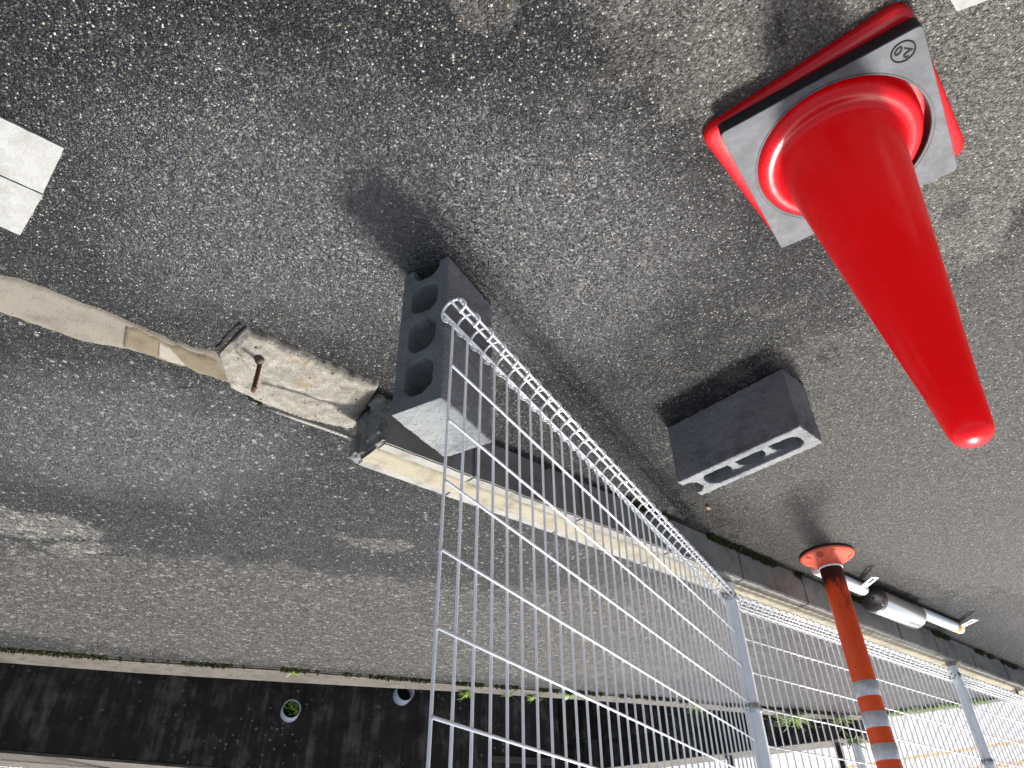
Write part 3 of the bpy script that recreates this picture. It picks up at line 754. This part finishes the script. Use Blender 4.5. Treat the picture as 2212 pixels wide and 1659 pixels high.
cw = empty('cone_weight', (-.628, .822, .0225), R(34.5), 'square grey rubber weight plate around the red cone, marked 2.0', 'weight')
bm = bmesh.new(); HW = .1725; seg = 72; outer = []
rr = rounded_rect(HW, HW, .010, 4)
def out_at(a_):
    c, s = math.cos(a_), math.sin(a_); m = HW / max(abs(c), abs(s)); p = Vector((c * m, s * m))
    k = .010
    if abs(p.x) > HW - k and abs(p.y) > HW - k:
        cc = Vector((math.copysign(HW - k, p.x), math.copysign(HW - k, p.y))); d = (p - cc); p = cc + d.normalized() * min(d.length, k)
    return p
angs = sorted(set([2 * math.pi * k / 96 for k in range(96)] + [math.pi / 4 + math.pi / 2 * j + d for j in range(4) for d in (-.03, -.015, .015, .03)]))
def loop(fr, z): return [bm.verts.new((p.x, p.y, z)) for p in (fr(a_) for a_ in angs)]
circ = lambda rad: (lambda a_: Vector((math.cos(a_) * rad, math.sin(a_) * rad)))
sq = lambda s_: (lambda a_: out_at(a_) * s_)
loops = [(sq(1.0), 0.0005, 1), (sq(1.0), .0275, 1), (sq(.994), .0295, 0), (circ(.1590), .0295, 0), (circ(.1583), .0285, 1), (circ(.1573), .0285, 1), (circ(.1566), .0297, 0), (circ(.1535), .0290, 0), (circ(.1525), .0270, 1), (circ(.1525), .0005, 1)]
pl = None
for fr, z, mi in loops:
    lp = loop(fr, z)
    if pl:
        for i in range(len(lp)):
            f = bm.faces.new((pl[i], pl[(i + 1) % len(lp)], lp[(i + 1) % len(lp)], lp[i])); f.material_index = pm_ if mi == pm_ else 0
            if mi or pm_: f.material_index = 1
            if not (mi and pm_): f.material_index = 0 if not (mi and pm_) else 1
    pl = lp; pm_ = mi
bmesh.ops.recalc_face_normals(bm, faces=bm.faces[:])
bm_obj('rubber_plate', bm, [M['rubber'], M['rubber_side']], cw)
# moulded mark: oval groove with 2.0
def world_to(cwobj, x, y): return Matrix.Rotation(-cwobj.rotation_euler.z, 2) @ Vector((x - cwobj.location.x, y - cwobj.location.y))
mc = world_to(cw, -.660, .628)
grp = []
for k in range(49):
    a_ = 2 * math.pi * k / 48; grp.append((mc.x + .0185 * math.cos(a_), mc.y + .0185 * math.sin(a_), .0298))
V, F = tube_data(grp, .0015, 6); mk_o = mesh_obj('moulded_ring', V, F, M['hole'], cw, True)
fcv = bpy.data.curves.new('number_mark', 'FONT'); fcv.body = '2.0'; fcv.size = .023; fcv.extrude = .0009; fcv.align_x = 'CENTER'; fcv.align_y = 'CENTER'; fcv.offset = .0003
fo_ = bpy.data.objects.new('tmp', fcv); C.objects.link(fo_)
dg = bpy.context.evaluated_depsgraph_get(); me = bpy.data.meshes.new_from_object(fo_.evaluated_get(dg)); bpy.data.objects.remove(fo_)
tx = link_me('number_mark', me, M['rubber_side'], cw); me.materials.clear(); me.materials.append(M['hole'])
tx.location = (mc.x, mc.y, .0299); tx.rotation_euler = (0, 0, R(-12) - cw.rotation_euler.z)

# ---------------------------------------------------------------- orange delineator post
op = empty('delineator_post', (-1.29, 2.82, 0), 0, 'orange plastic delineator post with grey reflective bands and dirty foot', 'post')
lathe('foot_plate', [(.108, .0), (.109, .006), (.107, .010)], M['rubber_side'], op, 64)
lathe('base', [(.108, .008), (.1075, .012), (.104, .016), (.090, .024), (.072, .033), (.058, .042), (.050, .050), (.047, .056), (.046, .062)], M['orange_base'], op, 64)
lathe('collar', [(.0462, .058), (.0475, .061), (.0475, .064), (.0445, .066)], M['white_paint'], op, 48)
lathe('tube', [(.0445, .056), (.0440, .10), (.0425, .20), (.0420, .80), (.0405, .812), (.034, .822), (.02, .828), (.001, .829)], M['orange'], op, 64)
for z0 in (.507, .612, .717):
    lathe('reflective_band', [(.0423, z0), (.0431, z0 + .0006), (.0431, z0 + .0525), (.0423, z0 + .053)], M['reflective'], op, 64)
def on_cone(az, s):                       # a point on the flared base and its frame
    r0 = .104 + (.058 - .104) * s; z0 = .016 + (.042 - .016) * s
    n_ = Vector((.0265 * math.cos(az), .0265 * math.sin(az), .046)).normalized()
    return Vector((r0 * math.cos(az), r0 * math.sin(az), z0)), n_
camaz = math.atan2(-2.82, 1.29)
for k, az in enumerate((camaz - .38, camaz + .95, camaz - 1.6, camaz + 2.2)):
    p, n_ = on_cone(az, .42); bm = bmesh.new()
    bmesh.ops.create_cone(bm, cap_ends=True, segments=24, radius1=.0125, radius2=.0118, depth=.004)
    o = bm_obj('bolt_plug', bm, M['orange_base'], op, False); o.location = p; o.rotation_euler = n_.to_track_quat('Z', 'Y').to_euler()
p, n_ = on_cone(camaz + .28, .42); q = n_.to_track_quat('Z', 'Y')
em = []
def ring_pts(cx, cy, r0, n=28): return [(cx + r0 * math.cos(2 * math.pi * i / n), cy + r0 * math.sin(2 * math.pi * i / n), 0.0008) for i in range(n + 1)]
VV = []; FF = []
for (cx, cy, r0) in ((0, 0, .0135), (0, 0, .0112), (0, .0048, .0042), (.0044, -.0034, .0042), (-.0044, -.0034, .0042)):
    V, F = tube_data(ring_pts(cx, cy, r0), .0006, 5); b0 = len(VV); VV += V; FF += [tuple(i + b0 for i in f) for f in F]
o = mesh_obj('moulded_emblem', VV, FF, plain('emblem_shade', lin(150, 52, 36), .6), op, True); o.location = p; o.rotation_euler = q.to_euler()

# ---------------------------------------------------------------- lying bollards
def orient(o, axis, loc):
    o.location = loc; o.rotation_euler = Vector(axis).to_track_quat('X', 'Z').to_euler()
A0 = Vector((-1.611, 3.202, .058)); A1 = Vector((-1.912, 3.452, .058)); ax = (A1 - A0).normalized()
sb = empty('steel_bollard', (-1.611, 3.202, .0), 0, 'polished steel bollard lying by the kerb wall, white tube with yellow tape', 'bollard')
sb.rotation_euler = (0, 0, math.atan2(ax.y, ax.x))
LEN = (A1 - A0).length
def xl(name, prof, mat, parent, y=0., z=0., seg=56):         # lathe about local x
    V = []; F = []
    for (r, x) in prof:
        for k in range(seg):
            a_ = 2 * math.pi * k / seg; V.append((x, y + r * math.cos(a_), z + r * math.sin(a_)))
    for i in range(len(prof) - 1):
        for k in range(seg): F.append((i * seg + k, (i + 1) * seg + k, (i + 1) * seg + (k + 1) % seg, i * seg + (k + 1) % seg))
    me = bpy.data.meshes.new(name); me.from_pydata(V, [], F); me.update(); o = link_me(name, me, mat, parent, True)
    bm = bmesh.new(); bm.from_mesh(me); bmesh.ops.recalc_face_normals(bm, faces=bm.faces[:]); bm.to_mesh(me); bm.free()
    return o
ZC = .0585
xl('sleeve', [(.0565, .028), (.0572, .030), (.0572, LEN - .006), (.0560, LEN - .001), (.052, LEN), (.026, LEN + .0005)], M['steel'], sb, 0, ZC)
xl('cap', [(.0008, -.0005), (.012, -.001), (.030, -.0004), (.050, .0005), (.0555, .003), (.0575, .008), (.0578, .026), (.0568, .0285)], M['cap_metal'], sb, 0, ZC)
bm = bmesh.new(); bmesh.ops.create_cone(bm, cap_ends=True, segments=20, radius1=.0055, radius2=.0055, depth=.003); o = bm_obj('lock_hole', bm, M['hole'], sb); o.location = (-.002, .004, ZC - .003); o.rotation_euler = (0, R(90), 0)
box_obj('hasp', -.003, .002, .034, .040, ZC + .028, ZC + .040, M['zinc'], sb, .001)
PX0 = LEN - .02; PX1 = LEN + .50
xl('tube', [(.0262, PX0), (.0262, PX1 - .03), (.0250, PX1 - .014), (.020, PX1 - .004), (.010, PX1 + .001), (.0005, PX1 + .0015)], M['white_paint'], sb, .008, .0275)
xl('tape_band', [(.0264, PX1 - .088), (.0268, PX1 - .0875), (.0268, PX1 - .0505), (.0264, PX1 - .050)], M['yellow_tape'], sb, .008, .0275)
def slotted_tab(parent, p0, p1, z0, wid=.030):
    """flat slotted plate from p0 to p1 (local xy), tilted up a little"""
    p0 = Vector((*p0, z0)); p1 = Vector((*p1, z0 + .012)); d = (p1 - p0); L_ = d.length; d.normalize(); side = Vector((-d.y, d.x, -.15)).normalized(); nrm = d.cross(side).normalized()
    us = [0, .40, .86, 1.]; bm = bmesh.new(); th = .003
    def pt(u, v, k): return p0 + d * (u * L_) + side * (v * wid) + nrm * (th * k)
    def q(u0, u1, v0, v1):
        vs_ = [bm.verts.new(pt(u, v, k)) for k in (0, 1) for (u, v) in ((u0, v0), (u1, v0), (u1, v1), (u0, v1))]
        for f in ((3, 2, 1, 0), (4, 5, 6, 7), (0, 1, 5, 4), (1, 2, 6, 5), (2, 3, 7, 6), (3, 0, 4, 7)): bm.faces.new([vs_[i] for i in f])
    q(0, .42, -.5, .5); q(.42, .9, -.5, -.18); q(.42, .9, .18, .5); q(.9, 1., -.5, .5)
    bmesh.ops.recalc_face_normals(bm, faces=bm.faces[:])
    return bm_obj('slotted_tab', bm, M['white_paint'], parent)
def to_loc(par, x, y): return Matrix.Rotation(-par.rotation_euler.z, 2) @ Vector((x - par.location.x, y - par.location.y))
slotted_tab(sb, to_loc(sb, -2.289, 3.735), to_loc(sb, -2.283, 3.589), .022)
wb = empty('white_bollard', (-1.575, 3.172, 0), KROT + math.pi, 'white painted tube with slotted tab lying behind the orange post', 'bollard')
xl('tube', [(.0005, -.0015), (.010, -.001), (.020, .004), (.025, .014), (.0268, .03), (.0268, .40), (.024, .41), (.0005, .412)], M['white_paint'], wb, 0, .028)
slotted_tab(wb, to_loc(wb, -1.548, 3.115), to_loc(wb, -1.540, 2.974), .030)

# ---------------------------------------------------------------- mesh fence
POST = [Vector((-.84, 2.775)), Vector((-2.36, 4.07)), Vector((-3.88, 5.365))]
ENDP = Vector((.1147, 1.077))
RW = .0028
def wire_path():
    """one upright wire in the (n, z) plane: bottom curl, straight, top curl"""
    c = .031; r0 = .0288; pts = []
    for k in range(29):
        a_ = R(140 + 10.75 * k); rr0 = r0 * (.62 + .38 * min(1, k / 5.)); pts.append((rr0 * math.cos(a_), c + rr0 * math.sin(a_)))   # 140 deg round to 441 = 81
    pts += [(.0095, .0600), (.004, .0640), (.0012, .0685), (0, .076)]
    top = 1.115
    low = pts[:]
    pts += [(0, .30), (0, .60), (0, .90)] + [(x, top - z) for x, z in reversed(low)]
    return pts
WP = wire_path()
V, F = tube_data([(0, n_, z) for n_, z in WP], RW, 8)
wire_me = bpy.data.meshes.new('vertical_wire'); wire_me.from_pydata([tuple(v) for v in V], [], F); wire_me.update(); wire_me.materials.append(M['white_wire'])
for p in wire_me.polygons: p.use_smooth = True
LONG = [(39, 1.0), (-3, 1.0), (-76, 1.0), (238, 1.0), (200, .97), (158, .66)]
HZ = [.177 + .1245 * k for k in range(7)]
def add_panel(parent, p0, p1, z0, z1, lean, s0, s1, n_wires, off=0.):
    """wires of one panel between ground points p0 > p1, as children of the fence"""
    d = (p1 - p0); L_ = d.length; th = math.atan2(d.y, d.x); slope = (z1 - z0) / L_
    base = Matrix.Translation((p0.x, p0.y, z0)) @ Matrix.Rotation(th, 4, 'Z') @ Matrix.Rotation(-math.atan(slope), 4, 'Y') @ Matrix.Rotation(lean, 4, 'X')
    inv = parent.matrix_basis.inverted()
    for k in range(n_wires):
        s = s0 + (s1 - s0) * k / (n_wires - 1)
        o = bpy.data.objects.new('vertical_wire', wire_me); C.objects.link(o); o.parent = parent
        o.matrix_basis = inv @ base @ Matrix.Translation((s, off, random.uniform(-.0006, .0006))) @ Matrix.Rotation(math.pi, 4, 'Z') @ Matrix.Rotation(random.uniform(-.02, .02), 4, 'Z')
    key = round(s1 - s0, 4)
    if key not in hm_cache:
        V, F = tube_data([(-.003, 0, 0), ((s1 - s0) * .33, 0, -.0008), ((s1 - s0) * .66, 0, .0006), (s1 - s0 + .008, 0, 0)], RW * 1.05, 6)
        me = bpy.data.meshes.new('horizontal_wire'); me.from_pydata([tuple(v) for v in V], [], F); me.update(); me.materials.append(M['white_wire'])
        for p in me.polygons: p.use_smooth = True
        hm_cache[key] = me
    for n_, z in [(RW * 1.9, z) for z in HZ] + [(-(.0288 * k_ - RW * 1.6) * math.cos(R(a_)), .030 + (.0288 * k_ - RW * 1.6) * math.sin(R(a_))) for a_, k_ in LONG] + \
            [(-(.0288 * k_ - RW * 1.6) * math.cos(R(a_)), 1.085 - (.0288 * k_ - RW * 1.6) * math.sin(R(a_))) for a_, k_ in LONG]:
        o = bpy.data.objects.new('horizontal_wire', hm_cache[key]); C.objects.link(o); o.parent = parent
        o.matrix_basis = inv @ base @ Matrix.Translation((s0, off + n_, z))
hm_cache = {}
def add_post(parent, p, zb, zt, tz, foot='plain'):
    inv = parent.matrix_basis.inverted(); rad = .0245
    po = lathe('post', [(rad * .985, zb - .02), (rad, zb), (rad, zt - .012), (rad * .9, zt - .003), (rad * .5, zt), (.0005, zt)], M['post_grey'], parent, 32)
    po.matrix_basis = inv @ Matrix.Translation((p.x, p.y, 0))
    if foot == 'mortar':
        c_ = lathe('foot_collar', [(.052, zb - .004), (.050, zb + .004), (.044, zb + .012), (.034, zb + .018), (.0248, zb + .020)], M['fill'], po, 28)
    for z in tz:
        cl = lathe('clamp', [(rad + .0005, z - .016), (rad + .0035, z - .0155), (rad + .0035, z + .0155), (rad + .0005, z + .016)], M['zinc'], po, 32)
        for sgn in (-1, 1):
            for dy in (-1,):
                bm = bmesh.new(); add_box(bm, -.016, .016, -.0025, .0025, -.013, .013); bmesh.ops.bevel(bm, geom=bm.edges[:], offset=.001, segments=1, affect='EDGES')
                pl_ = bm_obj('clamp_plate', bm, M['zinc'], po); th = KROT
                pl_.location = (sgn * .040 * math.cos(th), sgn * .040 * math.sin(th), z); pl_.rotation_euler = (0, 0, th)
                bm = bmesh.new(); bmesh.ops.create_uvsphere(bm, u_segments=12, v_segments=8, radius=.0085)
                bt = bm_obj('bolt_head', bm, M['zinc'], po, True); bt.scale = (1, 1, 1)
                bt.location = (sgn * .040 * math.cos(th) + .006 * -KN.x, sgn * .040 * math.sin(th) + .006 * -KN.y, z); 
    return po
fn = empty('mesh_fence', (*POST[0], .14), 0, 'white welded wire mesh fence with coiled lower rail on the kerb wall', 'fence')
dirp = (POST[0] - ENDP); lenp = dirp.length
add_panel(fn, ENDP, POST[0], .164, .158, R(.9), 0.0, lenp - .035, 37)
d2_ = (POST[1] - POST[0]).length
add_panel(fn, POST[0], POST[1], .168, .160, 0, .047, d2_ - .047, 38)
add_panel(fn, POST[1], POST[2], .160, .152, 0, .047, d2_ - .047, 38)
add_post(fn, POST[0], .128, 1.32, (.192, .600))
add_post(fn, POST[1], .112, 1.32, (.185, .600), 'mortar')
add_post(fn, POST[2], .100, 1.32, (.180, .600), 'mortar')

# far fence on the retaining wall
ff = empty('mesh_fence', (2.9, wl(2.9) + .27, .42), 0, 'white wire mesh fence standing on the stained retaining wall', 'fence')
q0 = Vector((4.4, wl(4.4) + .27)); q1 = Vector((2.45, wl(2.45) + .27))
add_panel(ff, q0, q1, ztop(4.4) + .045, ztop(2.45) + .045, 0, .047, (q1 - q0).length - .047, 38)
add_post(ff, q1, ztop(2.45), 1.5, (ztop(2.45) + .08,)); add_post(ff, q0, ztop(4.4), 1.5, (ztop(4.4) + .08,))

# posts on the low boundary wall
def small_post(x, y, z0, z1, rad, mat, name, label):
    e = empty(name, (x, y, z0), 0, label, 'post')
    lathe('pole', [(rad, -.01), (rad, z1 - z0 - .01), (rad * .8, z1 - z0), (.0005, z1 - z0 + .001)], mat, e, 24)
    lathe('foot_collar', [(rad * 1.7, -.002), (rad * 1.6, .012), (rad * 1.02, .016)], M['gutter'], e, 24)
small_post(-2.68, 6.33, .10, 1.4, .036, M['post_grey'], 'fence_post', 'pale grey post on the low wall behind the orange post')
small_post(-2.575, 6.42, .10, 1.3, .026, M['black'], 'railing_post', 'black post on the low wall next to the pale grey post')
small_post(-1.80, 6.88, .10, 1.3, .026, M['black'], 'railing_post', 'black post on the low wall behind the first fence post')

# ---------------------------------------------------------------- greenery
def blade(V, F, p, d, length, width, curl, segs=4, up_=Vector((0, 0, 1))):
    p = Vector(p); d = Vector(d).normalized(); side = d.cross(up_); side = side.normalized() if side.length > 1e-4 else Vector((1, 0, 0)); b0 = len(V)
    for k in range(segs + 1):
        t = k / segs; w_ = width * (math.sin(math.pi * (.12 + .88 * t)) if k < segs else .02)
        V.append(p - side * w_ * .5); V.append(p + side * w_ * .5)
        p = p + d * (length / segs); d = (d + Vector((0, 0, -curl / segs))).normalized()
    for k in range(segs): F.append((b0 + 2 * k, b0 + 2 * k + 1, b0 + 2 * k + 3, b0 + 2 * k + 2))
def weed(x, y, z, n, lmin, lmax, wid, label, spread=1.2, curl=1.2, bias=(0, 0), group=None, mat='weed', name='weed'):
    V = []; F = []
    for k in range(n):
        a_ = random.uniform(0, 2 * math.pi); e_ = random.uniform(.25, 1.2)
        d = (math.cos(a_) * spread + bias[0], math.sin(a_) * spread + bias[1], e_ * 1.3)
        blade(V, F, (random.uniform(-.012, .012), random.uniform(-.012, .012), 0), d, random.uniform(lmin, lmax), wid * random.uniform(.7, 1.2), random.uniform(.4, 1) * curl)
    o = mesh_obj(name, V, F, M[mat], None, True, (x, y, z)); return tag(o, label, 'weed', group)
weed(1.315, 4.345, .008, 9, .03, .06, .016, 'tiny leafy weed in the mossy gutter crack near the leafy drain pipe', 1.4, .8)
weed(.33, 4.87, .006, 26, .05, .11, .010, 'feathery weed hanging over the gutter rim by the half hidden drain pipe', .9, 2.2, (0, .6))
weed(.06, 4.95, .006, 14, .05, .09, .010, 'sparse feathery weed between two bushier ones on the gutter rim', .9, 2.2, (0, .6))
weed(-.10, 5.0, .006, 24, .05, .10, .010, 'bushy feathery weed on the gutter rim next to the broad leaved weed', .9, 2.2, (0, .6))
weed(-.32, 4.99, .006, 8, .05, .09, .026, 'broad leaved weed growing from the gutter crack', 1., 1.8, (0, .5))
weed(-1.23, 5.33, .006, 14, .07, .15, .007, 'thin grass tuft on the gutter rim before the first fence post', .8, 2.0, (0, .5))
weed(-1.70, 5.58, .006, 14, .07, .16, .007, 'thin grass tuft on the gutter rim just past the first fence post', .8, 2.0, (0, .5))
weed(-2.02, 5.70, .006, 85, .10, .27, .009, 'big bright green grass clump growing from the gutter behind the fence', 1.1, 1.9, (0, .35))
weed(-2.42, 5.85, .006, 34, .08, .20, .008, 'green grass clump at the ditch corner beside the orange post', 1.0, 1.9, (0, .4))
weed(-2.60, 6.20, .085, 22, .10, .20, .016, 'leafy weed sprouting from the low wall below the pale grey post', 1.0, 1.7, (0, -.4))
# leaves in the pipe
V = []; F = []
for k in range(16):
    a_ = random.uniform(0, 6.28); rr0 = random.uniform(0, .03)
    blade(V, F, (rr0 * math.cos(a_) - .004, -.02 + random.uniform(-.02, .02), rr0 * math.sin(a_)), (random.uniform(-.6, .6), -1, random.uniform(-.5, .8)), random.uniform(.05, .085), .026, .8)
tag(mesh_obj('weed', V, F, M['weed'], None, True, (1.47 - .015, wl(1.47) - .02, .105)), 'green leaves growing out of the grey drain pipe', 'weed')
# grass along the side rim
V = []; F = []
for k in range(900):
    t = random.random() ** .8; p = Vector((-2.72, 5.79)).lerp(Vector((-3.42, 5.36)), t) + Vector((random.gauss(0, .03), random.gauss(0, .035)))
    dens = noise.noise(Vector((t * 5, 0, 3))) + .35 - t * .3
    if random.random() > dens + .35: continue
    a_ = random.uniform(0, 6.28); blade(V, F, (p.x, p.y, .004), (math.cos(a_), math.sin(a_), 1.2), random.uniform(.02, .075), .007, random.uniform(.5, 2), 3)
tag(mesh_obj('grass_verge', V, F, M['weed'], None, True), 'short bright grass along the side rim of the asphalt', 'grass', None, 'stuff')

def moss_band(name, pts, width, count, lo, hi, label, thr, mats=('moss', 'moss_brown'), zoff=.002, z1=.02):
    P = resample(pts, 400); V = []; F = []; mi = []
    for k in range(count):
        i = random.randrange(399); p = P[i].lerp(P[i + 1], random.random())
        if noise.noise(Vector((p.x * 5.5, p.y * 5.5, 2.))) + .5 * noise.noise(Vector((p.x * 17, p.y * 17, 8.))) < thr: continue
        d = (P[i + 1] - P[i]).normalized(); nrm = Vector((-d.y, d.x)); p = p + nrm * random.gauss(0, width * .4)
        s_ = random.uniform(lo, hi); b0 = len(V); a_ = random.uniform(0, 6.28); zz = zoff + random.uniform(0, z1) * random.random()
        for q_ in ((math.cos(a_) * s_, math.sin(a_) * s_, 0), (math.cos(a_ + 2.1) * s_, math.sin(a_ + 2.1) * s_, 0), (math.cos(a_ + 4.2) * s_, math.sin(a_ + 4.2) * s_, 0), (random.gauss(0, s_ * .3), random.gauss(0, s_ * .3), s_ * random.uniform(.8, 1.9))):
            V.append((p.x + q_[0], p.y + q_[1], zz + q_[2]))
        F += [(b0, b0 + 1, b0 + 3), (b0 + 1, b0 + 2, b0 + 3), (b0 + 2, b0, b0 + 3)]; m_ = 0 if random.random() < .72 else 1; mi += [m_] * 3
    o = mesh_obj(name, V, F, [M[m_] for m_ in mats]); o.data.polygons.foreach_set('material_index', mi); o.data.update()
    return tag(o, label, 'moss', None, 'stuff')
moss_band('moss', [kp(t, -.006) for t in (.05, 1, 2, 3, 4, 5.2)], .020, 16000, .0025, .006, 'dark green moss along the foot of the kerb wall', .06)
moss_band('moss', [Vector((x, y + .004)) for x, y in FAR[1:-1]], .030, 26000, .003, .008, 'green brown moss filling the crack along the far gutter rim', -.12, ('moss_brown', 'moss'), 0, .015)
moss_band('moss', [Vector(p) for p in ((.74, 1.625), (.69, 1.68), (.64, 1.722), (.56, 1.765), (.48, 1.805))], .009, 3600, .0015, .0032, 'olive moss on the far edge of the broken footing', -.10, ('moss_brown', 'moss'), .001, .006)

# ---------------------------------------------------------------- small things lying about
V = []; F = []
blade(V, F, (0, 0, .006), (.5, -.8, .25), .034, .013, .7, 6); blade(V, F, (.012, -.016, .010), (.1, -.9, .1), .02, .008, .2, 4)
tag(mesh_obj('dry_leaf', V, F, M['dry_leaf'], None, True, (-.712, 2.375, .002)), 'small dry tan leaf on the asphalt beside the upturned block', 'leaf')
rb = empty('rusty_bracket', (*kp(4.62, .07), kz(4.62)), KROT, 'small rusty bracket sticking up from the kerb wall top', 'bracket')
V, F = tube_data([(0, 0, -.02), (.0, 0, .03), (-.015, .004, .055), (-.05, .008, .060)], .008, 6); mesh_obj('bent_strap', V, F, M['rust'], rb, True)
lathe('mortar_foot', [(.03, .003), (.026, .010), (.012, .014), (.008, .014)], M['fill'], rb, 20)
# loose and exposed stone chips in the asphalt surface
V = []; F = []; mi = []
for k in range(5500):
    yy = .45 + 3.6 * random.random() ** 1.5; half = .40 + yy * .62; x = random.uniform(-half, half)
    n_ = (Vector((x, yy)) - K0).dot(KN); t_ = (Vector((x, yy)) - K0).dot(KD)
    if -.01 < n_ < .17: continue
    if (x + .628) ** 2 + (yy - .826) ** 2 < .06: continue
    s_ = random.choice((.0012, .0016, .0020, .0026)) * random.uniform(.8, 1.25); a_ = random.uniform(0, 6.28); e_ = random.uniform(.6, 1.); b0 = len(V); c, s = math.cos(a_), math.sin(a_)
    for (px, py, pz) in ((1, 0, 0), (.2, e_, .1), (-.9, .3, 0), (-.3, -e_, .1), (.1, 0, .75), (0, 0, -.7)):
        px += random.uniform(-.2, .2); py += random.uniform(-.2, .2)
        V.append((x + s_ * (c * px - s * py), yy + s_ * (s * px + c * py), .0004 + s_ * pz))
    F += [(b0 + i, b0 + (i + 1) % 4, b0 + 4) for i in range(4)]; m_ = random.choices((0, 1, 2), (5, 1.4, 4))[0]; mi += [m_] * 4
o = mesh_obj('stone_chips', V, F, CHIPM); o.data.polygons.foreach_set('material_index', mi); tag(o, 'pale stone chips scattered over the dark asphalt', 'gravel', None, 'stuff')
